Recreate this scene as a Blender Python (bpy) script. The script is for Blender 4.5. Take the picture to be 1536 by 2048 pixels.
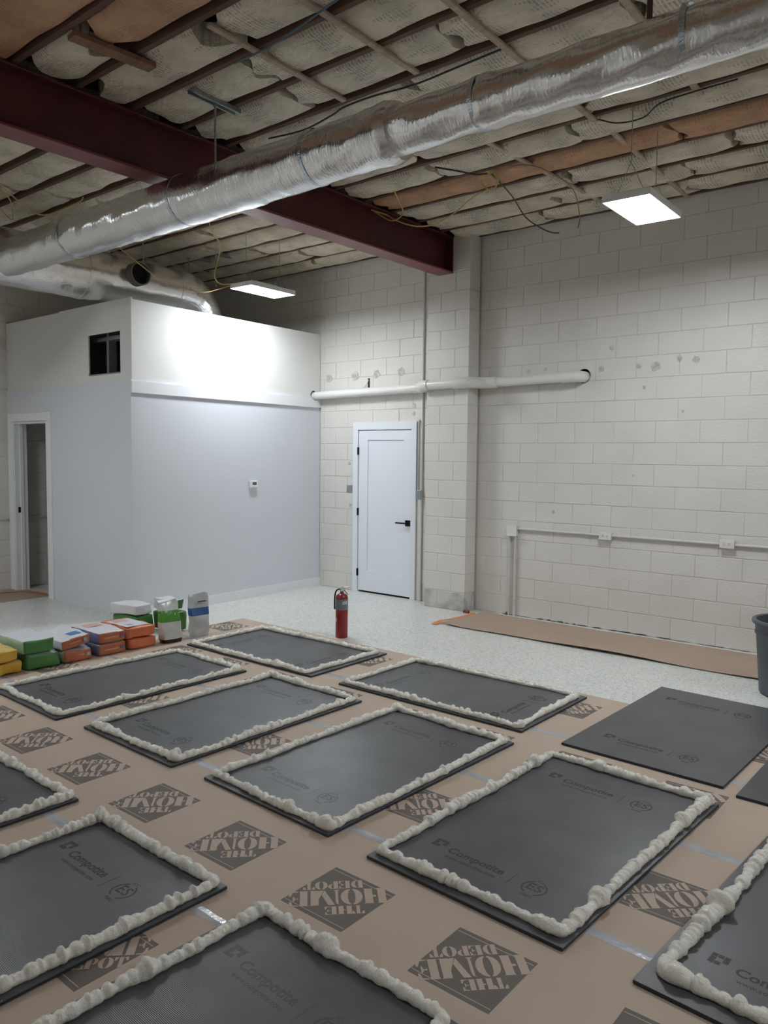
import bpy, bmesh, math, random
import numpy as np
from mathutils import Vector, Matrix, Euler

for o in list(bpy.data.objects): bpy.data.objects.remove(o)
S = bpy.context.scene
C = S.collection

# ------------------------------------------------------------------ camera, world, exposure
CAM_H, F_PX, YAW, PITCH, ROLL = 1.677, 1562.5, -0.6877, -0.0709, 0.0109
cam_d = bpy.data.cameras.new('camera'); cam = bpy.data.objects.new('camera', cam_d); C.objects.link(cam)
fw = Vector((math.sin(YAW)*math.cos(PITCH), math.cos(YAW)*math.cos(PITCH), math.sin(PITCH)))
rt = Vector((math.cos(YAW), -math.sin(YAW), 0)); up = rt.cross(fw)
rt2 = rt*math.cos(ROLL) + up*math.sin(ROLL); up2 = -rt*math.sin(ROLL) + up*math.cos(ROLL)
M = Matrix((rt2, up2, -fw)).transposed().to_4x4(); M.translation = (0, 0, CAM_H)
cam.matrix_world = M
cam_d.sensor_fit = 'VERTICAL'; cam_d.sensor_height = 24.0; cam_d.lens = F_PX*24.0/2048.0
cam_d.clip_start = 0.05; cam_d.clip_end = 100
S.camera = cam
w = bpy.data.worlds.new('world'); S.world = w; w.use_nodes = True
w.node_tree.nodes['Background'].inputs[0].default_value = (0.8, 0.9, 1, 1)
w.node_tree.nodes['Background'].inputs[1].default_value = 0.0
S.view_settings.view_transform = 'Standard'; S.view_settings.look = 'None'
S.view_settings.exposure = 1.06; S.view_settings.gamma = 1.0
S.view_settings.use_curve_mapping = False
LED = 37.0                      # radiance of the LED fixtures

# ------------------------------------------------------------------ key dimensions (metres)
B = 0.2032                      # block course
YW = 7.26                       # face of the block wall with the door
XF = -9.62                      # far block wall
XB, YB = -6.957, 4.466          # outer corner of the partition room
XB2 = -7.037                    # where its side meets the block wall
TOP = 3.212
ZC = 4.03                       # underside of joists
XR, YN = 4.6, -3.2              # walls behind the camera

# ------------------------------------------------------------------ materials
def nt(name):
    m = bpy.data.materials.new(name); m.use_nodes = True
    return m, m.node_tree.nodes, m.node_tree.links, m.node_tree.nodes['Principled BSDF']
def mat(name, col, rough=0.5, metal=0.0, var=0.0, vscale=3.0, bump=0.0, bscale=40.0, col2=None, spec=0.5, detail=4.0,
        stretch=(1,1,1), coat=0.0, thr=None, sss=0.0):
    m, N, L, P = nt(name)
    P.inputs['Base Color'].default_value = (*col, 1); P.inputs['Roughness'].default_value = rough
    P.inputs['Metallic'].default_value = metal; P.inputs['Specular IOR Level'].default_value = spec
    if coat: P.inputs['Coat Weight'].default_value = coat; P.inputs['Coat Roughness'].default_value = 0.25
    if sss:
        P.inputs['Subsurface Weight'].default_value = sss; P.inputs['Subsurface Radius'].default_value = (0.012, 0.01, 0.007)
    tc = N.new('ShaderNodeTexCoord'); mp = N.new('ShaderNodeMapping'); L.new(tc.outputs['Object'], mp.inputs[0])
    mp.inputs['Scale'].default_value = stretch
    if var or col2:
        n = N.new('ShaderNodeTexNoise'); n.inputs['Scale'].default_value = vscale; n.inputs['Detail'].default_value = detail
        L.new(mp.outputs[0], n.inputs['Vector'])
        cr = N.new('ShaderNodeValToRGB'); lo, hi = thr or (0.3, 0.7)
        cr.color_ramp.elements[0].position = lo; cr.color_ramp.elements[1].position = hi
        a = col; b = col2 if col2 else tuple(max(0, c*(1-var)) for c in col)
        cr.color_ramp.elements[0].color = (*b, 1); cr.color_ramp.elements[1].color = (*a, 1)
        L.new(n.outputs['Fac'], cr.inputs[0]); L.new(cr.outputs[0], P.inputs['Base Color'])
    if bump:
        n2 = N.new('ShaderNodeTexNoise'); n2.inputs['Scale'].default_value = bscale; n2.inputs['Detail'].default_value = 3
        L.new(mp.outputs[0], n2.inputs['Vector'])
        bp = N.new('ShaderNodeBump'); bp.inputs['Strength'].default_value = bump; bp.inputs['Distance'].default_value = 0.01
        L.new(n2.outputs['Fac'], bp.inputs['Height']); L.new(bp.outputs[0], P.inputs['Normal'])
    return m

def world_coords(m):            # make a material read world-space position (for shared block meshes)
    N, L = m.node_tree.nodes, m.node_tree.links
    g = N.new('ShaderNodeNewGeometry')
    for mp in [n for n in N if n.type == 'MAPPING']:
        for l in list(mp.inputs[0].links): L.remove(l)
        L.new(g.outputs['Position'], mp.inputs[0])
    return m

M_block = world_coords(mat('painted_block', (0.74, 0.71, 0.665), 0.42, var=0.07, vscale=2.2, bump=0.35, bscale=55))
M_mortar = world_coords(mat('painted_mortar', (0.71, 0.68, 0.635), 0.5, var=0.15, vscale=3.0, bump=0.4, bscale=45))
M_stain = world_coords(mat('bare_block', (0.64, 0.615, 0.575), 0.8, col2=(0.37, 0.365, 0.35), vscale=5, thr=(0.40, 0.62), bump=0.5, bscale=60))
M_wallw = mat('partition_paint', (0.715, 0.735, 0.785), 0.5, var=0.02, vscale=1.5, bump=0.06, bscale=120)
M_wallup = mat('primed_drywall', (0.78, 0.775, 0.75), 0.55, var=0.03, vscale=1.0, bump=0.05, bscale=90)
M_trim = mat('white_trim', (0.84, 0.85, 0.87), 0.35)
M_door = mat('door_paint', (0.80, 0.83, 0.88), 0.38)
M_black = mat('black_metal', (0.012, 0.012, 0.013), 0.35, metal=0.6)
M_dark = mat('dark_void', (0.006, 0.006, 0.007), 0.95)
M_hole = mat('grimy_hole', (0.02, 0.018, 0.016), 0.95)
M_pvc = mat('white_pvc', (0.80, 0.785, 0.75), 0.28, var=0.04, vscale=4)
M_conduit = mat('painted_conduit', (0.70, 0.685, 0.65), 0.4, var=0.12, vscale=8)
M_grey = mat('grey_conduit', (0.42, 0.44, 0.45), 0.4, metal=0.2)
M_galv = mat('galvanised_steel', (0.40, 0.43, 0.43), 0.42, metal=0.75, var=0.2, vscale=25)
M_beam_low = mat('lit_oxide_steel', (0.24, 0.055, 0.066), 0.36, col2=(0.17, 0.038, 0.045), vscale=4.5, bump=0.12, bscale=30)  # the beam's red made lighter, imitating light on the flange underside
M_beam = mat('oxide_red_steel', (0.105, 0.018, 0.022), 0.36, col2=(0.062, 0.012, 0.015), vscale=3.5, bump=0.12, bscale=30)
M_joist = mat('dark_joist_wood', (0.155, 0.085, 0.055), 0.8, col2=(0.075, 0.042, 0.03), vscale=6, stretch=(0.15, 3, 3), bump=0.3, bscale=20)
M_deck = mat('deck_boards', (0.07, 0.05, 0.04), 0.9, var=0.3, vscale=4)
M_strip = mat('raw_pine_strip', (0.50, 0.385, 0.30), 0.7, var=0.3, vscale=5, stretch=(4, 0.3, 4))
M_brace = mat('brown_lumber', (0.27, 0.15, 0.09), 0.8, var=0.35, vscale=6, stretch=(4, 0.3, 4))
M_foil = None
M_foam = mat('cream_foam', (0.88, 0.84, 0.755), 0.24, var=0.14, vscale=18, bump=0.5, bscale=75)
M_board_edge = mat('board_edge', (0.022, 0.034, 0.048), 0.6, var=0.2, vscale=15)
M_ink = mat('dark_print', (0.022, 0.022, 0.025), 0.45)
M_inkweak = mat('faint_print', (0.058, 0.058, 0.063), 0.45)
M_tape = mat('clear_tape', (0.50, 0.51, 0.55), 0.16, var=0.3, vscale=9, bump=0.2, bscale=25)
M_orange = mat('orange_tape', (0.78, 0.25, 0.06), 0.5, var=0.2, vscale=8)
M_rust = mat('rusty_bracket', (0.22, 0.07, 0.04), 0.8)
M_red = mat('red_enamel', (0.30, 0.02, 0.022), 0.28, var=0.15, vscale=8)
M_rubber = mat('black_rubber', (0.012, 0.012, 0.012), 0.5)
M_steel = mat('brushed_steel', (0.45, 0.45, 0.45), 0.35, metal=0.9)
M_label = mat('grey_label', (0.20, 0.22, 0.235), 0.45, var=0.2, vscale=30)
M_white = mat('white_print', (0.78, 0.78, 0.78), 0.5)
M_can = mat('grey_plastic', (0.105, 0.115, 0.135), 0.5, var=0.12, vscale=5, bump=0.05, bscale=60)
M_yel = mat('yellow_cable', (0.56, 0.42, 0.16), 0.5)
M_blk = mat('black_cable', (0.02, 0.02, 0.022), 0.5)
M_blue = mat('blue_wire', (0.07, 0.12, 0.17), 0.5)

def mat_floor():
    m, N, L, P = nt('flake_epoxy_floor')
    tc = N.new('ShaderNodeTexCoord')
    v = N.new('ShaderNodeTexVoronoi'); v.inputs['Scale'].default_value = 85; L.new(tc.outputs['Object'], v.inputs['Vector'])
    cr = N.new('ShaderNodeValToRGB'); cr.color_ramp.interpolation = 'CONSTANT'
    e = cr.color_ramp.elements
    e[0].position = 0; e[0].color = (0.70, 0.70, 0.66, 1); e[1].position = 0.45; e[1].color = (0.78, 0.775, 0.74, 1)
    for pos, c in ((0.62, (0.60, 0.61, 0.585, 1)), (0.80, (0.72, 0.715, 0.68, 1)), (0.92, (0.46, 0.47, 0.46, 1))):
        k = e.new(pos); k.color = c
    sp = N.new('ShaderNodeSeparateColor'); L.new(v.outputs['Color'], sp.inputs[0]); L.new(sp.outputs[0], cr.inputs[0])
    L.new(cr.outputs[0], P.inputs['Base Color']); P.inputs['Roughness'].default_value = 0.30
    n = N.new('ShaderNodeTexNoise'); n.inputs['Scale'].default_value = 60; L.new(tc.outputs['Object'], n.inputs['Vector'])
    b = N.new('ShaderNodeBump'); b.inputs['Strength'].default_value = 0.15; b.inputs['Distance'].default_value = 0.004
    L.new(n.outputs['Fac'], b.inputs['Height']); L.new(b.outputs[0], P.inputs['Normal'])
    return m
M_floor = mat_floor()

def mat_board():
    m, N, L, P = nt('charcoal_board')
    tc = N.new('ShaderNodeTexCoord')
    n = N.new('ShaderNodeTexNoise'); n.inputs['Scale'].default_value = 4; n.inputs['Detail'].default_value = 6
    L.new(tc.outputs['Object'], n.inputs['Vector'])
    cr = N.new('ShaderNodeValToRGB'); cr.color_ramp.elements[0].position = 0.35; cr.color_ramp.elements[1].position = 0.7
    cr.color_ramp.elements[0].color = (0.088, 0.087, 0.093, 1); cr.color_ramp.elements[1].color = (0.118, 0.117, 0.124, 1)
    L.new(n.outputs['Fac'], cr.inputs[0]); L.new(cr.outputs[0], P.inputs['Base Color'])
    P.inputs['Roughness'].default_value = 0.33
    # woven mesh skin: fine ribs
    wv = N.new('ShaderNodeTexWave'); wv.inputs['Scale'].default_value = 60; wv.bands_direction = 'Y'
    L.new(tc.outputs['Object'], wv.inputs['Vector'])
    n2 = N.new('ShaderNodeTexNoise'); n2.inputs['Scale'].default_value = 240; L.new(tc.outputs['Object'], n2.inputs['Vector'])
    ad = N.new('ShaderNodeMath'); ad.operation = 'ADD'; L.new(wv.outputs['Fac'], ad.inputs[0]); L.new(n2.outputs['Fac'], ad.inputs[1])
    b = N.new('ShaderNodeBump'); b.inputs['Strength'].default_value = 0.25; b.inputs['Distance'].default_value = 0.002
    L.new(ad.outputs[0], b.inputs['Height']); L.new(b.outputs[0], P.inputs['Normal'])
    return m
M_board = mat_board()

def mat_foil(name, tint=(0.80, 0.80, 0.81), rough=0.3, scale=9, stren=0.5):
    m, N, L, P = nt(name)
    P.inputs['Base Color'].default_value = (*tint, 1); P.inputs['Metallic'].default_value = 0.95
    P.inputs['Roughness'].default_value = rough
    tc = N.new('ShaderNodeTexCoord'); mp = N.new('ShaderNodeMapping'); mp.inputs['Scale'].default_value = (2.4, 0.8, 0.8)
    L.new(tc.outputs['Object'], mp.inputs[0])
    n = N.new('ShaderNodeTexNoise'); n.inputs['Scale'].default_value = scale; n.inputs['Detail'].default_value = 5; n.inputs['Distortion'].default_value = 1.2
    L.new(mp.outputs[0], n.inputs['Vector'])
    v = N.new('ShaderNodeTexVoronoi'); v.inputs['Scale'].default_value = scale*2.2; v.feature = 'F1'
    L.new(mp.outputs[0], v.inputs['Vector'])
    ad = N.new('ShaderNodeMath'); ad.operation = 'ADD'; L.new(n.outputs['Fac'], ad.inputs[0])
    mu = N.new('ShaderNodeMath'); mu.operation = 'MULTIPLY'; mu.inputs[1].default_value = 0.25
    L.new(v.outputs['Distance'], mu.inputs[0]); L.new(mu.outputs[0], ad.inputs[1])
    b = N.new('ShaderNodeBump'); b.inputs['Strength'].default_value = stren; b.inputs['Distance'].default_value = 0.012
    L.new(ad.outputs[0], b.inputs['Height']); L.new(b.outputs[0], P.inputs['Normal'])
    return m
M_foil = mat_foil('foil_wrap', rough=0.20, scale=16, stren=0.28)
M_foil2 = mat_foil('rear_foil_wrap', (0.78, 0.76, 0.74), 0.27, 12, 0.3)
M_band = mat_foil('blue_tinted_tape', (0.58, 0.66, 0.74), 0.22, 20, 0.35)

def mat_batt(name, col, inkcol, amount, seed):
    m, N, L, P = nt(name)
    tc = N.new('ShaderNodeTexCoord')
    P.inputs['Roughness'].default_value = 0.6
    n = N.new('ShaderNodeTexNoise'); n.inputs['Scale'].default_value = 5; n.inputs['Detail'].default_value = 5
    L.new(tc.outputs['Object'], n.inputs['Vector'])
    cr = N.new('ShaderNodeValToRGB'); cr.color_ramp.elements[0].position = 0.3; cr.color_ramp.elements[1].position = 0.7
    cr.color_ramp.elements[0].color = (*[c*0.68 for c in col], 1); cr.color_ramp.elements[1].color = (*col, 1)
    L.new(n.outputs['Fac'], cr.inputs[0])
    # blocks of faded printing: fine lines across the facing, broken up like lettering
    sx = N.new('ShaderNodeSeparateXYZ'); L.new(tc.outputs['Object'], sx.inputs[0])
    def mth(op, a, b=None, c=None):
        n_ = N.new('ShaderNodeMath'); n_.operation = op
        for k, v in enumerate((a, b, c)):
            if v is None: continue
            if isinstance(v, (int, float)): n_.inputs[k].default_value = v
            else: L.new(v, n_.inputs[k])
        return n_.outputs[0]
    def nz(scl, off=0.0, detail=1.0):
        mp_ = N.new('ShaderNodeMapping'); mp_.inputs['Scale'].default_value = scl; mp_.inputs['Location'].default_value = (off, off*1.7, off*0.3)
        L.new(tc.outputs['Object'], mp_.inputs[0]); n_ = N.new('ShaderNodeTexNoise'); n_.inputs['Scale'].default_value = 1.0; n_.inputs['Detail'].default_value = detail
        L.new(mp_.outputs[0], n_.inputs['Vector']); return n_.outputs['Fac']
    lines = mth('GREATER_THAN', mth('SINE', mth('MULTIPLY', sx.outputs[0], 2*math.pi/0.024)), -0.2)
    mr = N.new('ShaderNodeMapRange'); mr.inputs[1].default_value = 0.36; mr.inputs[2].default_value = 0.60; L.new(nz((18, 62, 1), seed, 2.0), mr.inputs[0]); chars = mr.outputs[0]
    blocks = mth('GREATER_THAN', mth('ADD', mth('MULTIPLY', mth('SINE', mth('MULTIPLY', sx.outputs[0], 2*math.pi/0.47)), 0.13), nz((1.2, 9, 1), seed+2)), 0.53)
    fade = nz((5, 9, 1), seed+5, 3.0)
    ink = mth('MULTIPLY', mth('MULTIPLY', mth('MULTIPLY', lines, chars), blocks), mth('MULTIPLY', fade, amount*1.5))
    mx = N.new('ShaderNodeMix'); mx.data_type = 'RGBA'; L.new(ink, mx.inputs['Factor'])
    L.new(cr.outputs[0], mx.inputs['A']); mx.inputs['B'].default_value = (*inkcol, 1)
    L.new(mx.outputs['Result'], P.inputs['Base Color'])
    n4 = N.new('ShaderNodeTexNoise'); n4.inputs['Scale'].default_value = 22; n4.inputs['Detail'].default_value = 4; n4.inputs['Distortion'].default_value = 0.8
    L.new(tc.outputs['Object'], n4.inputs['Vector'])
    b = N.new('ShaderNodeBump'); b.inputs['Strength'].default_value = 0.7; b.inputs['Distance'].default_value = 0.025
    L.new(n4.outputs['Fac'], b.inputs['Height']); L.new(b.outputs[0], P.inputs['Normal'])
    return m
M_batt = mat_batt('paper_faced_batt', (0.80, 0.725, 0.585), (0.13, 0.13, 0.11), 0.75, 0.0)
M_battb = mat_batt('cream_faced_batt', (0.82, 0.73, 0.565), (0.18, 0.15, 0.11), 0.5, 3.1)
M_kraft = mat_batt('kraft_faced_batt', (0.60, 0.35, 0.20), (0.33, 0.09, 0.05), 0.55, 7.7)

def mat_paper(name, col):
    m, N, L, P = nt(name)
    tc = N.new('ShaderNodeTexCoord'); P.inputs['Roughness'].default_value = 0.62
    n = N.new('ShaderNodeTexNoise'); n.inputs['Scale'].default_value = 1.6; n.inputs['Detail'].default_value = 5
    L.new(tc.outputs['Object'], n.inputs['Vector'])
    cr = N.new('ShaderNodeValToRGB'); cr.color_ramp.elements[0].position = 0.3; cr.color_ramp.elements[1].position = 0.7
    cr.color_ramp.elements[0].color = (*[c*0.90 for c in col], 1); cr.color_ramp.elements[1].color = (*col, 1)
    L.new(n.outputs['Fac'], cr.inputs[0]); L.new(cr.outputs[0], P.inputs['Base Color'])
    n4 = N.new('ShaderNodeTexNoise'); n4.inputs['Scale'].default_value = 3.5; n4.inputs['Detail'].default_value = 3
    L.new(tc.outputs['Object'], n4.inputs['Vector'])
    b = N.new('ShaderNodeBump'); b.inputs['Strength'].default_value = 0.22; b.inputs['Distance'].default_value = 0.03
    L.new(n4.outputs['Fac'], b.inputs['Height']); L.new(b.outputs[0], P.inputs['Normal'])
    return m
PAPER = (0.545, 0.42, 0.332)
M_paper = mat_paper('brown_masking_paper', PAPER)
M_logo = mat('paper_ink', (0.150, 0.126, 0.106), 0.62, var=0.12, vscale=6)
M_paperletter = mat('paper_showing_through', (0.52, 0.40, 0.317), 0.62)
M_paper2 = mat_paper('brown_rosin_paper', (0.44, 0.325, 0.25))

def mat_emit(name, col, s):
    m = bpy.data.materials.new(name); m.use_nodes = True
    N, L = m.node_tree.nodes, m.node_tree.links; N.clear()
    e = N.new('ShaderNodeEmission'); e.inputs[0].default_value = (*col, 1); e.inputs[1].default_value = s
    o = N.new('ShaderNodeOutputMaterial'); L.new(e.outputs[0], o.inputs[0]); return m
M_led = mat_emit('led_diffuser', (0.89, 0.955, 1.0), LED)

# ------------------------------------------------------------------ mesh helpers
def tag(o, label=None, cat=None, group=None, kind=None):
    if label: o['label'] = label
    if cat: o['category'] = cat
    if group: o['group'] = group
    if kind: o['kind'] = kind
    return o
def link(name, me, parent=None, m=None, loc=None, rot=None):
    o = bpy.data.objects.new(name, me); C.objects.link(o)
    if m is not None and me is not None and len(me.materials) == 0: me.materials.append(m)
    if parent is not None: o.parent = parent
    if loc is not None: o.location = loc
    if rot is not None: o.rotation_euler = rot
    return o
def empty(name, loc=(0,0,0), rz=0.0):
    o = bpy.data.objects.new(name, None); C.objects.link(o); o.location = loc; o.rotation_euler = (0, 0, rz)
    o.empty_display_size = 0.1; return o
def shade(me, ang=None):
    for p in me.polygons: p.use_smooth = True
    return me
class MB:
    """collects verts/faces for one mesh"""
    def __init__(s): s.v = []; s.f = []; s.mi = []
    def add(s, vs, fs, mi=0):
        b = len(s.v); s.v += [tuple(v) for v in vs]; s.f += [tuple(b+i for i in f) for f in fs]; s.mi += [mi]*len(fs); return s
    def box(s, x0, x1, y0, y1, z0, z1, mi=0, T=None):
        vs = [(x,y,z) for z in (z0,z1) for y in (y0,y1) for x in (x0,x1)]
        if T is not None: vs = [tuple(T @ Vector(v)) for v in vs]
        return s.add(vs, [(0,2,3,1),(4,5,7,6),(0,1,5,4),(2,6,7,3),(0,4,6,2),(1,3,7,5)], mi)
    def bevbox(s, x0, x1, y0, y1, z0, z1, b=0.003, mi=0):
        bm = bmesh.new(); bmesh.ops.create_cube(bm, size=1.0)
        for v in bm.verts: v.co = Vector(((x0+x1)/2+v.co.x*(x1-x0), (y0+y1)/2+v.co.y*(y1-y0), (z0+z1)/2+v.co.z*(z1-z0)))
        bmesh.ops.bevel(bm, geom=list(bm.edges), offset=b, segments=1, affect='EDGES', profile=0.5)
        bm.verts.index_update()
        s.add([v.co for v in bm.verts], [tuple(v.index for v in f.verts) for f in bm.faces], mi); bm.free(); return s
    def tube(s, pts, r, n=8, mi=0, cap=True, rad=None, closed=False):
        pts = [Vector(p) for p in pts]; k = len(pts); rings = []
        prev = None
        for i, p in enumerate(pts):
            if closed: t = pts[(i+1) % k] - pts[i-1]
            else: t = pts[min(i+1, k-1)] - pts[max(i-1, 0)]
            if t.length < 1e-9: t = Vector((0,0,1))
            t.normalize()
            if prev is None:
                a = Vector((0,0,1)) if abs(t.z) < 0.9 else Vector((1,0,0)); nrm = t.cross(a).normalized()
            else:
                nrm = prev - t*prev.dot(t); nrm.normalize()
            prev = nrm; bi = t.cross(nrm); rr = rad[i] if rad is not None else r
            rings.append([p + nrm*math.cos(2*math.pi*j/n)*rr + bi*math.sin(2*math.pi*j/n)*rr for j in range(n)])
        vs = [v for ring in rings for v in ring]; fs = []
        for i in range(k if closed else k-1):
            a = i*n; b2 = ((i+1) % k)*n
            for j in range(n): fs.append((a+j, a+(j+1) % n, b2+(j+1) % n, b2+j))
        if cap and not closed:
            fs.append(tuple(range(n-1, -1, -1))); fs.append(tuple((k-1)*n+j for j in range(n)))
        return s.add(vs, fs, mi)
    def lathe(s, prof, n=32, c=(0,0,0), mi=0, cap=True):
        vs = []; fs = []
        for r, z in prof: vs += [(c[0]+r*math.cos(2*math.pi*j/n), c[1]+r*math.sin(2*math.pi*j/n), c[2]+z) for j in range(n)]
        for i in range(len(prof)-1):
            for j in range(n): fs.append((i*n+j, i*n+(j+1) % n, (i+1)*n+(j+1) % n, (i+1)*n+j))
        if cap: fs.append(tuple(range(n-1, -1, -1))); fs.append(tuple((len(prof)-1)*n+j for j in range(n)))
        return s.add(vs, fs, mi)
    def prism(s, poly, z0, z1, mi=0):
        n = len(poly)
        vs = [(x,y,z0) for x,y in poly] + [(x,y,z1) for x,y in poly]
        return s.add(vs, [tuple(range(n-1,-1,-1)), tuple(range(n, 2*n))] + [(i,(i+1)%n,n+(i+1)%n,n+i) for i in range(n)], mi)
    def mesh(s, name, mats=(), smooth=False):
        me = bpy.data.meshes.new(name); me.from_pydata(s.v, [], s.f); 
        for m in (mats if isinstance(mats, (list, tuple)) else [mats]): me.materials.append(m)
        if any(s.mi): me.polygons.foreach_set('material_index', s.mi)
        if smooth: me.polygons.foreach_set('use_smooth', [True]*len(s.f))
        me.update(); return me
    def build(s, name, m, parent=None, smooth=False, loc=None, rot=None):
        me = s.mesh(name, m, smooth)
        if smooth: me.set_sharp_from_angle(angle=math.radians(40))
        return link(name, me, parent, None, loc, rot)
def spline(pts, k=8):
    P = [Vector(p) for p in pts]; P = [2*P[0]-P[1]] + P + [2*P[-1]-P[-2]]; out = []
    for i in range(1, len(P)-2):
        a, b, c, d = P[i-1:i+3]
        for j in range(k):
            t = j/k; out.append(0.5*((2*b)+(c-a)*t+(2*a-5*b+4*c-d)*t*t+(-a+3*b-3*c+d)*t**3))
    out.append(P[-2]); return out
def cut(o, cutters):
    """real boolean hole through a mesh object"""
    tmp = []
    for me in cutters:
        c = bpy.data.objects.new('tmp_cut', me); C.objects.link(c); tmp.append(c)
        md = o.modifiers.new('b', 'BOOLEAN'); md.operation = 'DIFFERENCE'; md.object = c; md.solver = 'EXACT'
    bpy.context.view_layer.update()
    dg = bpy.context.evaluated_depsgraph_get()
    me = bpy.data.meshes.new_from_object(o.evaluated_get(dg)); o.modifiers.clear()
    o.data = me
    for c in tmp: bpy.data.objects.remove(c)
class Noise1:
    def __init__(s, seed, n=14, lo=1.0, hi=30.0):
        r = random.Random(seed); s.k = [(math.exp(r.uniform(math.log(lo), math.log(hi))), r.uniform(0, 6.28)) for _ in range(n)]
    def __call__(s, t): return sum(math.sin(f*t+p)/len(s.k)**0.5 for f, p in s.k)

# ================================================================== THE SETTING
floor = tag(MB().box(XF-0.3, XR+0.2, YN-0.2, YW+0.3, -0.1, 0).build('floor', M_floor), 'white flake epoxy floor with fine grey specks', 'floor', kind='structure')

# ---- block wall with the door
DX0, DX1 = -6.40, -5.53        # masonry door opening
wr = MB().box(DX1, XR, YW+0.002, YW+0.22, 0, ZC)
wall_r = tag(wr.build('wall_right', M_mortar), 'off-white painted concrete block wall with the door', 'wall', kind='structure')
HOLE = (-3.43, 2.49, 0.072)
def cyl_cut(x, z, r, y0, y1, n=32):
    return MB().tube([(x, y0, z), (x, y1, z)], r, n).mesh('cut')
cut(wall_r, [cyl_cut(HOLE[0], HOLE[1], HOLE[2], YW-0.2, YW+0.18)])
_b = bmesh.new(); _b.from_mesh(wall_r.data)
_b.from_mesh(MB().box(XF, DX0, YW+0.002, YW+0.22, 0, ZC).box(DX0, DX1, YW+0.002, YW+0.22, 10*B, ZC).mesh('rest', M_mortar))
_b.to_mesh(wall_r.data); _b.free()
if len(wall_r.data.materials) == 0: wall_r.data.materials.append(M_mortar)
hs = MB().lathe([(0.071, 0), (0.071, 0.16), (0.001, 0.16)], 28, cap=False).build('pipe_sleeve', M_dark, wall_r)
hs.rotation_euler = (-math.pi/2, 0, 0); hs.location = (HOLE[0], YW+0.02, HOLE[1])

def block_mesh(w, h, d=0.02, j=0.0030, c=0.0026):
    """one block face: proud of the mortar, chamfered edges; front faces -Y, origin at front lower left"""
    x0, x1, z0, z1 = j, w-j, j, h-j
    vs = [(x0,d,z0),(x1,d,z0),(x1,d,z1),(x0,d,z1),
          (x0,c,z0),(x1,c,z0),(x1,c,z1),(x0,c,z1),
          (x0+c,0,z0+c),(x1-c,0,z0+c),(x1-c,0,z1-c),(x0+c,0,z1-c)]
    fs = [(8,9,10,11)]
    for i in range(4):
        k = (i+1) % 4; fs += [(4+i,4+k,8+k,8+i), (i,k,4+k,4+i)]
    return vs, fs
_bm = {}
def block_data(w, h, m=M_block):
    key = (round(w, 4), round(h, 4), m.name)
    if key not in _bm: _bm[key] = MB().add(*block_mesh(w, h)).mesh('block', m)
    return _bm[key]
BL = 2*B
rng = random.Random(4)
def wall_cells(xa, xb, z0c, z1c, phase, holes=()):
    """running-bond cells (x0,x1,z0,z1) clipped against openings"""
    out = []
    for k in range(z0c, z1c):
        za, zb = k*B, min((k+1)*B, ZC)
        off = phase + (B if k % 2 else 0)
        n0 = math.floor((xa-off)/BL) - 1
        x = off + n0*BL
        while x < xb:
            a, b = max(x, xa), min(x+BL, xb); x += BL
            segs = [(a, b)] if b-a > 0.03 else []
            for hx0, hx1, hz1 in holes:
                if za < hz1-0.02:
                    ns = []
                    for s0, s1 in segs:
                        if s1 <= hx0 or s0 >= hx1: ns.append((s0, s1)); continue
                        if s0 < hx0-0.03: ns.append((s0, hx0))
                        if s1 > hx1+0.03: ns.append((hx1, s1))
                    segs = ns
            out += [(s0, s1, za, zb) for s0, s1 in segs]
    return out
PH = -2.699                      # joint position on the odd course between z=5B and 6B
cells = []
cells += wall_cells(XB2, -5.19, 0, 20, PH+B, [(DX0, DX1, 10*B)])
cells += wall_cells(-4.64, -1.45, 0, 20, PH+B)
upper = wall_cells(XF, XB2, 15, 20, PH+B)
hidden = wall_cells(-1.45, XR, 0, 20, PH+B)
cells.sort(key=lambda c: -(c[1]-c[0])*(0.2+1/abs(c[0]-0.5)))
parts = cells[:300]; rest = cells[300:] + hidden
parts_u = upper
for i, (a, b, z0, z1) in enumerate(parts + parts_u):
    stain = (z0 < 0.01 and (-7.1 < a < -6.3 or -5.5 < a < -5.2 or (-3.6 < a < -2.9)))
    o = link('block', block_data(b-a, z1-z0, M_block), wall_r, None, (a, YW-0.001*rng.random()-0.002, z0))
    hx, hz, hr = HOLE
    if a < hx+hr and b > hx-hr and z0 < hz+hr and z1 > hz-hr:
        me = MB().tube([(hx-a, -0.1, hz-z0), (hx-a, 0.1, hz-z0)], hr, 32).mesh('c')
        for v in me.vertices: v.co += o.location
        cut(o, [me])
mb = MB()
for a, b, z0, z1 in rest:
    vs, fs = block_mesh(b-a, z1-z0); mb.add([(x+a, y+YW-0.002, z+z0) for x, y, z in vs], fs)
tag(mb.build('block_field', M_block, wall_r), kind='stuff')

# dirt and damage low on the wall: a crumbled crack line along the foot
r = random.Random(8); mb = MB()
x = -4.3
while x < -1.2:
    L_ = r.uniform(0.03, 0.16); h = r.uniform(0.003, 0.010)*(1.2 if -3.9 < x < -2.6 else 0.35)
    mb.prism([(x, 0.002), (x+L_*0.5, -0.001), (x+L_, 0.003), (x+L_*0.8, h), (x+L_*0.3, h*0.7)], 0, 0.004); x += L_*r.uniform(0.8, 1.8)
o = mb.build('foot_crack', M_hole, wall_r); o.rotation_euler = (math.pi/2, 0, 0); o.location = (0, YW-0.003, 0.004)

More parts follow.
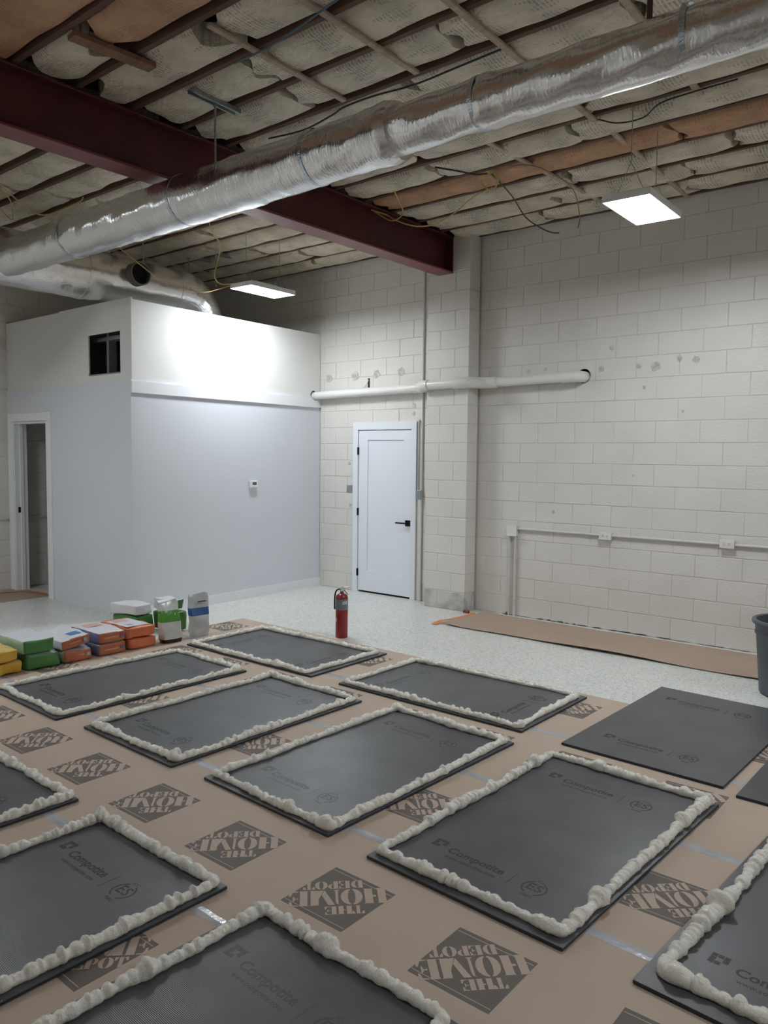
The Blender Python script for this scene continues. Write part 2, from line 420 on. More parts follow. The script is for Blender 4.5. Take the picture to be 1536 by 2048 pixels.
# old plugged anchor patches on the wall
def patch(cx, cz, rad, seed, m, y=YW-0.0045, parent=wall_r):
    rr = random.Random(seed); n = 12
    poly = [(cx+rad*rr.uniform(.7, 1.15)*math.cos(2*math.pi*i/n), cz+rad*rr.uniform(.7, 1.15)*math.sin(2*math.pi*i/n)) for i in range(n)]
    o = MB().prism(poly, 0, 0.0025).build('patch', m, parent); o.rotation_euler = (math.pi/2, 0, 0); o.location = (0, y, 0); return o
M_patch = mat('old_patch', (0.645, 0.625, 0.595), 0.8, var=0.4, vscale=25)
for i, (cx, cz, rad) in enumerate(((-6.88, 2.66, .05), (-6.44, 2.66, .06), (-6.1, 2.66, .055), (-5.72, 2.67, .05), (-3.25, 2.55, .032), (-3.15, 2.74, .025),
        (-2.88, 2.55, .025), (-2.72, 2.54, .05), (-2.50, 2.60, .03), (-2.35, 2.58, .035), (-4.05, 2.57, .022), (-3.85, 2.58, .02), (-2.82, 2.35, .018), (-6.53, 1.59, .025), (-6.51, 1.07, .02), (-5.53, 2.27, .028), (-5.53, 2.18, .022), (-2.45, 2.12, .014), (-3.72, 1.13, .018), (-2.9, 1.52, .014))):
    patch(cx, cz, rad, i, M_patch)

# ---- pier that carries the beam
PX0, PX1, PY = -5.19, -4.645, 7.045
wall_p = tag(MB().box(PX0+0.004, PX1-0.004, PY+0.004, YW-0.02, 0, ZC-0.002).build('wall_pier', M_mortar), 'painted block pier under the red beam', 'wall', kind='structure')
def pier_block(x0, x1, z0, z1, m):
    j = 0.004; b = MB().bevbox(x0+(j if x0 > PX0+.01 else 0), x1-(j if x1 < PX1-.01 else 0), PY, YW-0.019, z0+j, z1-j, 0.0035)
    return b.build('block', m, wall_p)
for k in range(20):
    z0, z1 = k*B, min((k+1)*B, ZC-0.002); xm = -5.012 if k % 2 == 0 else -4.822
    for a, b in ((PX0, xm), (xm, PX1)): pier_block(a, b, z0, z1, M_stain if k == 0 else M_block)

# ---- far block wall (beyond and inside the partition room)
wall_f = tag(MB().box(XF-0.22, XF-0.003, YN, YW+0.2, 0, ZC).build('wall_far', M_mortar), 'painted block wall at the far left end', 'wall', kind='structure')
fr = Matrix.Rotation(math.pi/2, 4, 'Z')     # block front faces +X
n_f = 0; mb = MB()
for a, b, z0, z1 in wall_cells(2.6, YW, 0, 20, 4.70):
    vis = (b > 4.2 and a < 5.35 and z1 < 2.3) or (z0 > 3.0 and b > 3.2)
    if vis:
        o = link('block', block_data(b-a, z1-z0), wall_f, None, (XF+0.002, a, z0), (0, 0, math.pi/2)); n_f += 1
    else:
        vs, fs = block_mesh(b-a, z1-z0); mb.add([(XF+0.002-y, a+x, z+z0) for x, y, z in vs], fs)
tag(mb.build('block_field', M_block, wall_f), kind='stuff')
# walls behind the camera, plain painted
tag(MB().box(XR, XR+0.2, YN, YW+0.2, 0, ZC).build('wall_near', M_block), 'painted wall closing the near end', 'wall', kind='structure')
tag(MB().box(XF-0.2, XR, YN-0.2, YN, 0, ZC).build('wall_back', M_block), 'painted wall behind the viewer', 'wall', kind='structure')

# ---- partition room: front face (with doorway and vent opening) and side face
OX0, OX1, OZ = -9.44, -8.645, 2.035
VX0, VX1, VZ0, VZ1 = -7.76, -7.157, 2.505, 2.918
ZS = 2.42
wp = MB(); XL = XF+0.004; T0, T1, TB = YB, YB+0.012, YB+0.13
for x0, x1, z0, z1, y0 in ((XL, OX0, 0, ZS, T0), (OX1, XB-0.0005, 0, ZS, T0), (OX0, OX1, OZ, ZS, T0)):
    wp.box(x0, x1, y0, TB, z0, z1, 0)
for x0, x1, z0, z1 in ((XL, VX0, ZS, VZ1), (VX1, XB-0.001, ZS, VZ1), (VX0, VX1, ZS, VZ0), (XL, -8.36, VZ1, 3.222), (-8.36, XB-0.001, VZ1, 3.232)):
    wp.box(x0, x1, T1, T1+0.016, z0, z1, 1)
wpf = tag(wp.build('wall_partition_front', [M_wallw, M_wallup]), 'partition front with an open doorway and a square vent hole', 'wall', kind='structure')
MB().box(-7.62, -7.575, YB+0.14, YB+0.23, 2.43, 3.13).build('stud', M_galv, wpf)
MB().box(VX0-0.1, VX1+0.1, YB+0.135, YB+0.22, VZ1-0.05, VZ1-0.008).build('header', M_galv, wpf)
MB().box(VX0, VX1, YB+0.006, YB+0.11, VZ0-0.012, VZ0).build('vent_sill', M_galv, wpf)
MB().add([(VX0-0.02, T1-0.004, VZ1), (VX1, T1-0.004, VZ1+0.0), (VX1, T1-0.004, VZ1+0.028), (VX0+0.06, T1-0.004, VZ1+0.02)], [(0,1,2,3)]).build('torn_paper_edge', M_white, wpf)
# side face, turned slightly so that it meets the block wall at XB2
SL = math.hypot(YW-YB, XB2-XB); SA = math.atan2(YW-YB, XB2-XB)
Ts = Matrix.Translation((XB, YB, 0)) @ Matrix.Rotation(SA, 4, 'Z')   # local x runs along the face, local -y is outward
ws = MB()
_pf = [(0.0, 0.0), (0.12, 0.0), (0.12, TOP), (0.004, TOP), (0.004, ZS), (0.0, ZS)]
ws.add([tuple(Ts @ Vector((x, y, z))) for x in (0.0285, SL-0.004) for y, z in _pf], [(0,1,2,3,4,5), (11,10,9,8,7,6)] + [(i, i+6, (i+1) % 6+6, (i+1) % 6) for i in range(6)])
ws.mi[5] = 1
cutter = MB().tube([tuple(Ts @ Vector((SL-0.12, -0.2, 2.437))), tuple(Ts @ Vector((SL-0.12, 0.1, 2.437)))], 0.062, 24).mesh('cut')
wps = ws.build('wall_partition_side', [M_wallw, M_wallup]); tag(wps, 'white partition side wall with a horizontal trim board', 'wall', kind='structure')
cut(wps, [cutter])
tag(MB().box(0, SL-0.003, -0.013, 0.0, 0.0, 0.103, 0, Ts).build('baseboard_partition', M_trim), 'plain white baseboard along the partition side wall', 'baseboard', kind='structure')
tr = MB().box(0.0, SL-0.003, -0.022, 0.0, 2.288, 2.405, 0, Ts)
tr = tr.build('trim_1', M_trim); tag(tr, 'horizontal white trim board across the partition side', 'trim', kind='structure')
cut(tr, [MB().tube([tuple(Ts @ Vector((SL-0.12, -0.2, 2.437))), tuple(Ts @ Vector((SL-0.12, 0.1, 2.437)))], 0.062, 24).mesh('cut')])
tag(MB().box(XL, XB2-0.02, TB-0.01, YW-0.03, 2.40, 2.44).box(XL, XB2-0.02, T1+0.016, YW-0.03, 3.08, 3.12).build('ceiling_partition', M_wallup), 'boarded lid of the partition room', 'ceiling', kind='structure')

# doorway frame in the partition front
d2 = empty('door_2', (OX0, YB, 0)); tag(d2, 'open doorway with white casing in the partition front', 'door', kind='structure')
def rel(e, mb, name, m, par=None):
    o = mb.build(name, m, e if par is None else par)
    o.matrix_parent_inverse = e.matrix_world.inverted() if par is None else o.matrix_parent_inverse
    return o
bpy.context.view_layer.update()
def under(name, mb, m, parent, smooth=False):
    """mesh given in world coordinates, parented under an empty"""
    base = Vector(parent.location); rz = parent.rotation_euler.z; R_ = Matrix.Rotation(-rz, 3, 'Z')
    mb.v = [tuple(R_ @ (Vector(v)-base)) for v in mb.v]
    return mb.build(name, m, parent, smooth)
cw = 0.10
under('casing', MB().bevbox(OX0-cw-0.03, OX0-0.01, YB-0.018, YB-0.0005, 0, OZ+0.01, 0.002), M_trim, d2)
under('casing', MB().bevbox(OX1+0.01, OX1+cw, YB-0.018, YB-0.0005, 0, OZ+0.01, 0.002), M_trim, d2)
under('casing', MB().bevbox(OX0-cw-0.03, OX1+cw, YB-0.018, YB-0.0005, OZ+0.01, OZ+0.105, 0.002), M_trim, d2)
under('jamb', MB().box(OX0, OX0+0.018, YB-0.012, TB+0.01, 0, OZ).box(OX0+0.018, OX0+0.03, YB+0.05, YB+0.09, 0, OZ-0.018), M_trim, d2)
under('jamb', MB().box(OX1-0.018, OX1, YB-0.012, TB+0.01, 0, OZ), M_trim, d2)
under('head_jamb', MB().box(OX0+0.018, OX1-0.018, YB-0.012, TB+0.01, OZ-0.018, OZ), M_trim, d2)
under('strike_plate', MB().box(OX0+0.018, OX0+0.0205, YB+0.02, YB+0.05, 0.95, 1.02), M_black, d2)
lf = under('door_leaf', MB().bevbox(OX1-0.075, OX1-0.04, TB+0.03, TB+0.80, 0.012, OZ-0.02, 0.002), M_door, d2)
under('handle', MB().box(OX1-0.10, OX1-0.075, TB+0.72, TB+0.77, 0.92, 1.0), M_black, d2)

# white door in the block wall
d1 = empty('door_1', (DX0, YW, 0)); tag(d1, 'closed white one-panel door with black lever handle', 'door', kind='structure')
cx0, cx1, cz = -6.45, -5.47, 2.09
lx0, lx1 = -6.362, -5.552
under('casing', MB().bevbox(cx0, lx0-0.008, YW-0.026, YW-0.004, 0, 1.998, 0.002), M_door, d1)
under('casing', MB().bevbox(lx1+0.008, cx1, YW-0.026, YW-0.004, 0, 1.998, 0.002), M_door, d1)
under('casing', MB().bevbox(cx0, cx1, YW-0.026, YW-0.004, 1.998, cz, 0.002), M_door, d1)
under('jamb', MB().box(DX0+0.002, lx0-0.003, YW-0.004, YW+0.1, 0, 1.998).box(lx1+0.003, DX1-0.002, YW-0.004, YW+0.1, 0, 1.998).box(DX0+0.002, DX1-0.002, YW-0.004, YW+0.1, 1.994, 2.03), M_door, d1)
LY0, LY1 = YW-0.012, YW+0.028
leaf = MB()
px0, px1, pz0, pz1 = -6.22, -5.665, 0.27, 1.875
under('stile', MB().box(lx0, px0, LY0, LY1, 0.022, 1.988), M_door, d1)
under('stile', MB().box(px1, lx1, LY0, LY1, 0.022, 1.988), M_door, d1)
under('rail', MB().box(px0, px1, LY0, LY1, 0.022, pz0), M_door, d1)
under('rail', MB().box(px0, px1, LY0, LY1, pz1, 1.988), M_door, d1)
under('panel', MB().box(px0, px1, LY0+0.012, LY1-0.005, pz0, pz1), M_door, d1)
for hz in (1.741, 0.995, 0.245):
    under('hinge', MB().tube([(lx0-0.005, YW-0.03, hz-0.045), (lx0-0.005, YW-0.03, hz+0.045)], 0.007, 8).box(lx0-0.008, lx0+0.004, YW-0.03, YW-0.01, hz-0.045, hz+0.045), M_black, d1)
rose = under('handle_rose', MB().bevbox(-5.624, -5.552, LY0-0.012, LY0, 0.862, 0.932, 0.002), M_black, d1)
lv = under('lever', MB().tube([(-5.588, LY0-0.012, 0.897), (-5.588, LY0-0.05, 0.897)], 0.010, 10).bevbox(-5.74, -5.578, LY0-0.055, LY0-0.043, 0.888, 0.906, 0.002), M_black, d1)
under('threshold_gap', MB().box(lx0, lx1, YW+0.001, YW+0.09, 0.0, 0.003), M_dark, d1)

# ================================================================== CEILING
JY = [7.235-0.4064*k for k in range(26)]
ceil_o = tag(MB().box(XF-0.2, XR+0.2, YN-0.2, YW+0.3, ZC+0.27, ZC+0.33).build('ceiling', M_deck), 'open joist ceiling stuffed with paper-faced insulation', 'ceiling', kind='structure')
jm = MB().box(XF, XR, -0.019, 0.019, 0.0, 0.27).mesh('joist', M_joist)
for y in JY:
    if y > YN+0.1: link('joist', jm, ceil_o, None, (0, y, ZC+0.003))
tag(MB().box(XF, XR, YW-0.005, YW+0.22, ZC-0.035, ZC+0.003).build('trim_2', M_conduit), 'pale timber plate along the top of the block wall', 'trim', kind='structure')
def batt(x0, x1, k, seed, m, sag=0.03, tear=0.0):
    """one paper-faced batt filling the bay below joist k, its ends and edges uneven"""
    y1, y0 = JY[k]-0.022, JY[k+1]+0.022
    r = random.Random(seed); W = y1-y0; L_ = x1-x0
    nx = max(6, int(L_/0.04)); ny = 12
    a = [(r.uniform(3, 22), r.uniform(2, 16), r.uniform(0, 6.28), r.uniform(0.3, 1.2)) for _ in range(11)]
    e0, e1 = (Noise1(seed*7+i, 8, 2, 16) for i in range(2)); e2, e3 = (Noise1(seed*7+i, 6, 1, 4) for i in (2, 3))
    g1 = r.uniform(0.004, 0.036); g0 = r.uniform(0.002, 0.030)
    vs = []
    for i in range(nx+1):
        u = i/nx
        for j in range(ny+1):
            v = j/ny
            xa = x0 + 0.02*e2(v*3)*(1+3*tear); xb_ = x1 + 0.02*e3(v*3)*(1+3*tear)
            X = xa + (xb_-xa)*u
            ya = y0 + max(0.0, g0 + 0.011*e0(X)); yb = y1 - max(0.0, g1 + 0.011*e1(X))
            Y = ya + (yb-ya)*v
            bow = 1-(2*v-1)**2
            wr_ = sum(s*math.sin(fx*X+fy*Y*2.2+p) for fx, fy, p, s in a)/len(a)
            endl = min(1.0, min(u, 1-u)*nx/2.5)
            z = ZC + 0.018 - sag*(bow**0.6)*(0.55+0.45*endl) + 0.019*wr_*bow + (0.012 if j in (0, ny) else 0)
            vs.append((X-x0, Y-y0, z))
    n = (nx+1)*(ny+1); fs = []
    for i in range(nx):
        for j in range(ny):
            q = i*(ny+1)+j; fs.append((q, q+1, q+ny+2, q+ny+1))
    # give the batt its body: a back sheet joined by sides
    vs2 = [(x, y, ZC+0.14) for x, y, z in vs]
    back = []
    for i in range(nx+1):
        for j in (0, ny): back.append(i*(ny+1)+j)
    for i in range(nx):
        for j in (0, ny):
            q = i*(ny+1)+j; q2 = q+ny+1; fs.append((q, q2, n+q2, n+q))
    for j in range(ny):
        for i in (0, nx):
            q = i*(ny+1)+j; fs.append((q, q+1, n+q+1, n+q))
    o = MB().add(vs+vs2, fs).build('insulation_batt', m, ceil_o, smooth=True)
    o.location = (x0, y0, 0)
    return o
BX0, BX1 = -5.06, -4.86
r = random.Random(21)
for k in range(0, 22):
    y_mid = (JY[k]+JY[k+1])/2
    near = k <= 6
    # right of the beam
    if k == 3: segs = [(-4.82, -2.1, M_kraft), (-2.06, 1.2, M_kraft)]
    elif k == 11: segs = [(-4.80, -4.33, M_batt), (-4.17, -1.4, M_kraft), (-1.3, 1.6, M_batt)]
    elif k == 12: segs = [(-4.95, -1.8, M_kraft), (-1.7, 1.6, M_kraft)]
    elif k == 13: segs = [(-4.95, -2.2, M_kraft), (-2.1, 1.6, M_kraft)]
    elif k == 10: segs = [(-4.80, -3.72, M_batt), (-3.55, -2.3, M_batt), (-2.22, 1.4, M_batt)]
    else:
        c1 = r.uniform(-3.9, -2.9); c2 = c1 + r.uniform(1.1, 1.5)
        segs = [(-4.82, c1-0.03, M_batt), (c1+0.01, c2-0.03, M_batt), (c2+0.01, 1.4, M_batt)]
    for i, (a, b, m) in enumerate(segs): batt(a, b, k, k*31+i, m, 0.052 if near else 0.026, 1.0 if k in (10, 11) else 0.2)
    # left of the beam
    c1 = r.uniform(-7.6, -6.4)
    for i, (a, b) in enumerate(((XF+0.02, c1-0.03), (c1+0.01, -5.08))):
        batt(a, b, k, k*31+10+i, M_battb if y_mid > 4.2 else M_batt, 0.055 if near else 0.032, 0.3)
# furring strips and braces under the joists
def strip(x0, y0, x1, y1, m=M_strip, wd=0.04, th=0.018, name='furring_strip', z=ZC-0.008):
    d = Vector((x1-x0, y1-y0, 0)); a = math.atan2(d.y, d.x)
    o = MB().bevbox(0, d.length, -wd/2, wd/2, -th, 0, 0.002).build(name, m, ceil_o); o.location = (x0, y0, z); o.rotation_euler = (0, 0, a); return o
strip(-3.575, 2.80, -3.605, 3.93); strip(-3.005, 1.2, -3.005, 3.93); strip(-3.26, 4.55, -3.12, 6.88)
strip(-2.42, 2.3, -2.44, 5.22); strip(-2.42, 5.32, -2.465, 7.22); strip(-1.68, 2.4, -1.745, 5.28)
strip(-4.255, 2.38, -4.215, 2.88, M_brace, 0.09, 0.03, 'brace_board')
strip(-8.3, 4.9, -8.3, 6.6, M_strip, 0.04, 0.018)

# ---- red steel beam
beam = empty('steel_beam', (-4.96, 2.0, 3.645)); tag(beam, 'dark red steel beam running across under the ceiling joists', 'beam')
b0, b1 = YN+0.05, PY-0.002
bx = -4.957
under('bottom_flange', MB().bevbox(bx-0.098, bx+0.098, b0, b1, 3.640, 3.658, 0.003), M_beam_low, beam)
under('top_flange', MB().bevbox(bx-0.098, bx+0.098, b0, b1, 4.008, 4.026, 0.003), M_beam, beam)
under('web', MB().box(bx-0.006, bx+0.006, b0, b1, 3.658, 4.008), M_beam, beam)
under('end_plate', MB().box(bx+0.006, bx+0.095, b1-0.02, b1-0.006, 3.658, 4.008).box(bx-0.095, bx-0.006, b1-0.02, b1-0.006, 3.658, 4.008), M_beam, beam)

# ================================================================== DUCTS
def duct_mesh(path, radf, seed, n=40, step=0.02, amp=0.006, sagf=0.0, rib=0.004):
    pts = [Vector(p) for p in path]
    # resample
    out = [pts[0]]; 
    for a, b in zip(pts[:-1], pts[1:]):
        k = max(1, int((b-a).length/step))
        out += [a+(b-a)*(i/k) for i in range(1, k+1)]
    r = random.Random(seed)
    ws_ = [(r.uniform(2, 26), r.randint(1, 9), r.uniform(0, 6.28), r.uniform(.2, 1)) for _ in range(26)]
    cr_w = [(r.uniform(8, 34), r.choice((1, 1, 2, 3)), r.uniform(0, 6.28), r.uniform(-.8, .8)) for _ in range(9)]
    vs = []; fs = []; s = 0; prev = None
    for i, p in enumerate(out):
        t = (out[min(i+1, len(out)-1)]-out[max(i-1, 0)]).normalized()
        if prev is None: nrm = t.cross(Vector((0, 0, 1))).normalized() if abs(t.z) < .9 else Vector((1, 0, 0))
        else: nrm = (prev-t*prev.dot(t)).normalized()
        prev = nrm; bi = t.cross(nrm)
        if i: s += (out[i]-out[i-1]).length
        R0 = radf(s)
        for j in range(n):
            a = 2*math.pi*j/n
            d = sum(q*math.sin(f*s+m_*a+p_) for f, m_, p_, q in ws_)/5
            crs = sum(max(0, math.sin(f2*s+2.2*math.sin(a*m2+p2)))**6*q2 for f2, m2, p2, q2 in cr_w)
            rr = R0 + amp*d + amp*0.55*crs
            vs.append(p+nrm*math.cos(a)*rr+bi*math.sin(a)*rr)
    k = len(out)
    for i in range(k-1):
        for j in range(n): fs.append((i*n+j, i*n+(j+1) % n, (i+1)*n+(j+1) % n, (i+1)*n+j))
    fs.append(tuple(range(n-1, -1, -1))); fs.append(tuple((k-1)*n+j for j in range(n)))
    return MB().add(vs, fs)
def lin(s, tab):
    if s <= tab[0][0]: return tab[0][1]
    for (a, va), (b, vb) in zip(tab[:-1], tab[1:]):
        if s <= b: return va+(vb-va)*(s-a)/(b-a)
    return tab[-1][1]
DY, DZ = 3.42, 3.44
X0D = -7.28
main = empty('spiral_duct', (X0D, DY, DZ)); tag(main, 'long foil-wrapped duct running below the beam toward the right', 'duct')
lay = duct_mesh([(X0D, DY, DZ), (-5, DY, DZ-0.005), (-2.72, DY, DZ+0.0)],
                lambda s: lin(s, [(0, .158), (1.5, .166), (3.2, .165), (4.0, .155), (4.35, .152), (4.5, .166), (4.56, .15)]), 3, amp=0.004)
under('wide_section', lay, M_foil, main, True)
under('narrow_section', duct_mesh([(-2.78, DY, DZ), (-1.2, DY, DZ-0.01), (1.8, DY, DZ-0.02)], lambda s: lin(s, [(0, .13), (0.1, .128), (0.55, .124), (0.62, .13), (0.7, .122), (4.5, .118)]), 5, amp=0.0045), M_foil, main, True)
for xs, rr in ((-6.1, .17), (-4.62, .171), (-3.35, .161), (-2.2, .13), (-1.18, .127)):
    n = 40
    prof = [(rr-0.002, -0.014), (rr+0.0012, -0.012), (rr+0.0012, 0.012), (rr-0.002, 0.014)]
    o = MB().lathe(prof, n, cap=False).build('band', M_band, main, smooth=True)
    o.rotation_euler = (0, math.pi/2, 0); o.location = (xs-X0D, 0, 0)
def rod(name, x, y, z0, z1, label, m=M_galv, rad=0.006):
    return tag(MB().tube([(0, 0, 0), (0, 0, z1-z0)], rad, 8).build(name, m, None, loc=(x, y, z0)), label, 'rod')
def strut(x, y, L_, ang, label, rods=(), wd=0.045):
    e = empty('strut_hanger', (x, y, ZC), ang); tag(e, label, 'hanger')
    b = MB()
    for s in (-1, 1): b.box(s*wd/2-0.002, s*wd/2+0.002, -L_/2, L_/2, -0.028, 0)
    b.box(-wd/2, wd/2, -L_/2, L_/2, -0.0035, 0.0).box(-wd/2, -wd/2+0.012, -L_/2, L_/2, -0.03, -0.026).box(wd/2-0.012, wd/2, -L_/2, L_/2, -0.03, -0.026)
    b.build('channel', M_galv, e)
    for yy, zb in rods:
        MB().tube([(0, yy, 0.0), (0, yy, zb-ZC)], 0.007, 8).build('threaded_rod', M_galv, e)
        MB().lathe([(0.016, -0.046), (0.016, -0.03)], 6, c=(0, yy, 0)).build('nut', M_galv, e)
        o = MB().lathe([(0.012, -0.005), (0.012, 0.012)], 6, c=(0, yy, zb-ZC)).build('nut', M_galv, e)
    return e
strut(-4.30, 3.42, 0.40, 0.03, 'galvanised strut with a threaded rod dropping to the long duct', [(0.0, 3.60)], 0.06)
strut(-7.43, 5.98, 0.46, 0.02, 'pale strut hanger above the bent end of the rear duct', [(-0.07, 3.63)])
strut(-7.80, 6.00, 0.42, 0.0, 'dim strut hanger behind the rear duct, farthest of the three', [(-0.2, 3.63)])
rod('threaded_rod', -1.36, DY, DZ+0.11, ZC+0.02, 'dark hanging strap above the near end of the long duct', M_joist, 0.013)
rod('threaded_rod', -7.33, 4.87, 3.70, ZC+0.02, 'pale threaded rod above the round duct collar')

# rear duct over the partition room
RX, RZ, RR = -7.50, 3.505, 0.245
rear = empty('rear_duct', (RX, 4.5, RZ)); tag(rear, 'large foil duct over the partition room bending down at its end', 'duct')
el = [(RX, 2.2, RZ), (RX, 5.45, RZ)]
for i in range(1, 10):
    a = math.pi/2*i/9; el.append((RX, 5.45+0.30*math.sin(a), RZ-0.30+0.30*math.cos(a)))
under('body', duct_mesh(el[:2], lambda s: lin(s, [(0, .262), (2.1, .262), (2.5, .232), (9, .232)]), 11, amp=0.004), M_foil2, rear, True)
under('elbow', duct_mesh([(RX, 5.38, RZ)]+el[1:]+[(RX, 5.75, 3.125)], lambda s: RR-0.012, 12, amp=0.004, step=0.03), mat_foil('bright_foil_elbow', (0.83, 0.83, 0.84), 0.24, 13, .55), rear, True)
cl = MB().lathe([(0.118, 0), (0.118, 0.15), (0.106, 0.15), (0.106, 0.01), (0.001, 0.01)], 32, cap=False)
o = cl.build('collar', [mat('collar_steel', (0.22, 0.20, 0.19), 0.5, metal=0.5)], rear, smooth=True)
o.rotation_euler = (0, math.pi/2, 0.0); o.location = (0.172, 4.745-4.5, 0.03)
o = MB().lathe([(0.105, 0), (0.0005, 0.0)], 32, cap=False).build('collar_inside', M_dark, rear); o.rotation_euler = (0, math.pi/2, 0); o.location = (0.268, 4.745-4.5, 0.03)
for yy, rb_ in ((3.0, .262), (4.25, .262), (5.36, .230)):
    o = MB().lathe([(rb_-0.002, -0.03), (rb_+0.006, -0.027), (rb_+0.006, 0.027), (rb_-0.002, 0.03)], 40, cap=False).build('band', M_foil2, rear, smooth=True)
    o.rotation_euler = (math.pi/2, 0, 0); o.location = (0, yy-4.5, 0)

# ================================================================== LED FIXTURES
def led(x, y, z, label, angle=0.0, chains=True):
    e = empty('led_light', (x, y, z), angle); tag(e, label, 'light')
    hw, hl = 0.163, 0.316
    b = MB()
    b.box(-hw, hw, -hl, hl, 0.012, 0.045)
    for s in (-1, 1): b.box(s*hw-0.004, s*hw+0.004, -hl, hl, 0.0, 0.045).box(-hw, hw, s*hl-0.004, s*hl+0.004, 0.0, 0.045)
    b.build('housing', M_trim, e)
    MB().box(-hw+0.006, hw-0.006, -hl+0.006, hl-0.006, 0.001, 0.010).build('diffuser', M_led, e)
    MB().bevbox(-0.06, 0.06, -0.16, 0.16, 0.045, 0.085, 0.006).build('driver_box', M_trim, e)
    if chains:
        for s in (-1, 1):
            for q in (-1, 1):
                MB().tube([(q*0.10, s*0.24, 0.045), (0, s*0.24, 0.26)], 0.0022, 5).build('hanger_wire', M_galv, e)
            MB().tube([(0, s*0.24, 0.26), (0, s*0.24, ZC-z+0.01)], 0.003, 5).build('chain', M_galv, e)
    return e
led(-2.172, 5.455, 3.41, 'square-looking lit LED panel hanging in front of the block wall', 0.02)
led(-6.40, 5.72, 3.415, 'lit LED panel hanging above the partition side wall', 0.02)
led(2.10, 5.64, 3.47, 'lit LED panel outside the view to the right')
led(-7.10, 1.60, 3.47, 'lit LED panel outside the view to the left')
led(2.10, 1.60, 3.47, 'unseen LED panel added for fill light, right of the viewer')  # made-up fixture out of view, raises the ambient light
led(-6.60, -2.10, 3.47, 'unseen LED panel added for fill light, far behind to the left')  # another added fixture behind the camera, there for extra bounce light

# ================================================================== PIPES AND CONDUIT ON THE WALLS
pp = empty('drain_pipe', (-6.0, 7.14, 2.44)); tag(pp, 'thick white plastic pipe along the wall and around the pier', 'pipe')
yA, yP = 7.165, 6.975
zz = lambda x: 2.437+ (x+7.0)*0.0125
P_ = lambda x, y: (x, y, zz(x))
pr = 0.05
under('pipe_run', MB().tube([P_(-7.12, yA), P_(-5.42, yA)], pr, 20), M_pvc, pp, True)
under('elbow', MB().tube([P_(-5.44, yA), P_(-5.36, yA), P_(-5.31, yA-0.03), P_(-5.24, yP+0.03), P_(-5.19, yP), P_(-5.12, yP)], pr+0.008, 20), M_pvc, pp, True)
under('pipe_run', MB().tube([P_(-5.14, yP), P_(-4.74, yP)], pr, 20), M_pvc, pp, True)
under('elbow', MB().tube([P_(-4.78, yP), P_(-4.66, yP), P_(-4.59, yP+0.02), P_(-4.52, yA-0.045), P_(-4.45, yA-0.02), P_(-4.36, yA-0.01)], pr+0.010, 20), M_pvc, pp, True)
under('pipe_run', MB().tube([P_(-4.40, yA-0.01), P_(-3.60, yA)], pr, 20), M_pvc, pp, True)
under('elbow', MB().tube([P_(-3.62, yA), P_(-3.52, yA), P_(-3.465, yA+0.012), P_(-3.435, yA+0.045), P_(-3.43, yA+0.09), P_(-3.43, yA+0.15)], pr+0.006, 20), M_pvc, pp, True)
for xs in (-5.43, -4.38):
    under('coupling', MB().tube([P_(xs-0.035, yA), P_(xs+0.03, yA)], pr+0.009, 20), M_pvc, pp, True)

cr_ = empty('conduit_run', (-4.17, 7.24, 0.93)); tag(cr_, 'thin painted conduit running along the right block wall', 'conduit')
yc = YW-0.022
zc = 0.925
under('horizontal_tube', MB().tube([(-4.12, yc, zc+0.008), (1.2, yc, zc+0.008)], 0.0125, 10), M_conduit, cr_, True)
under('riser_tube', MB().tube([(-4.215, yc, 0.0), (-4.215, yc, 0.86)], 0.0115, 10), M_conduit, cr_, True)
under('riser_tube', MB().tube([(-4.142, yc, 0.0), (-4.142, yc, 0.86)], 0.014, 10), M_conduit, cr_, True)
under('base_flange', MB().lathe([(0.018, 0), (0.016, 0.03)], 12, c=(-4.225, yc, 0.0)), M_rust, cr_)
def outlet(x0, x1, z0, z1, label, slots=True, parent=None):
    e = empty('outlet_box', ((x0+x1)/2, YW-0.003, z0)); tag(e, label, 'outlet', 'painted outlet boxes on the right wall')
    under('box_body', MB().bevbox(x0, x1, YW-0.052, YW-0.003, z0, z1, 0.005), M_conduit, e)
    under('cover_plate', MB().bevbox(x0-0.002, x1+0.002, YW-0.057, YW-0.052, z0-0.002, z1+0.002, 0.0015), M_pvc, e)
    if slots:
        xm = (x0+x1)/2; zm = (z0+z1)/2
        for s in (-1, 1):
            r_ = under('receptacle', MB().bevbox(xm+s*0.022-0.015, xm+s*0.022+0.015, YW-0.0605, YW-0.057, zm-0.015, zm+0.015, 0.003), M_pvc, e)
            for q in (-1, 1):
                under('slot', MB().box(xm+s*0.022-0.008, xm+s*0.022+0.008, YW-0.0612, YW-0.0604, zm+q*0.006-0.0012, zm+q*0.006+0.0012), M_black, e)
    return e
outlet(-4.232, -4.118, 0.855, 0.965, 'corner junction box above the two conduit risers', False)
outlet(-3.197, -3.077, 0.895, 0.965, 'outlet box in the middle of the wall conduit')
outlet(-2.070, -1.950, 0.905, 0.975, 'outlet box on the wall conduit nearest the grey bin')

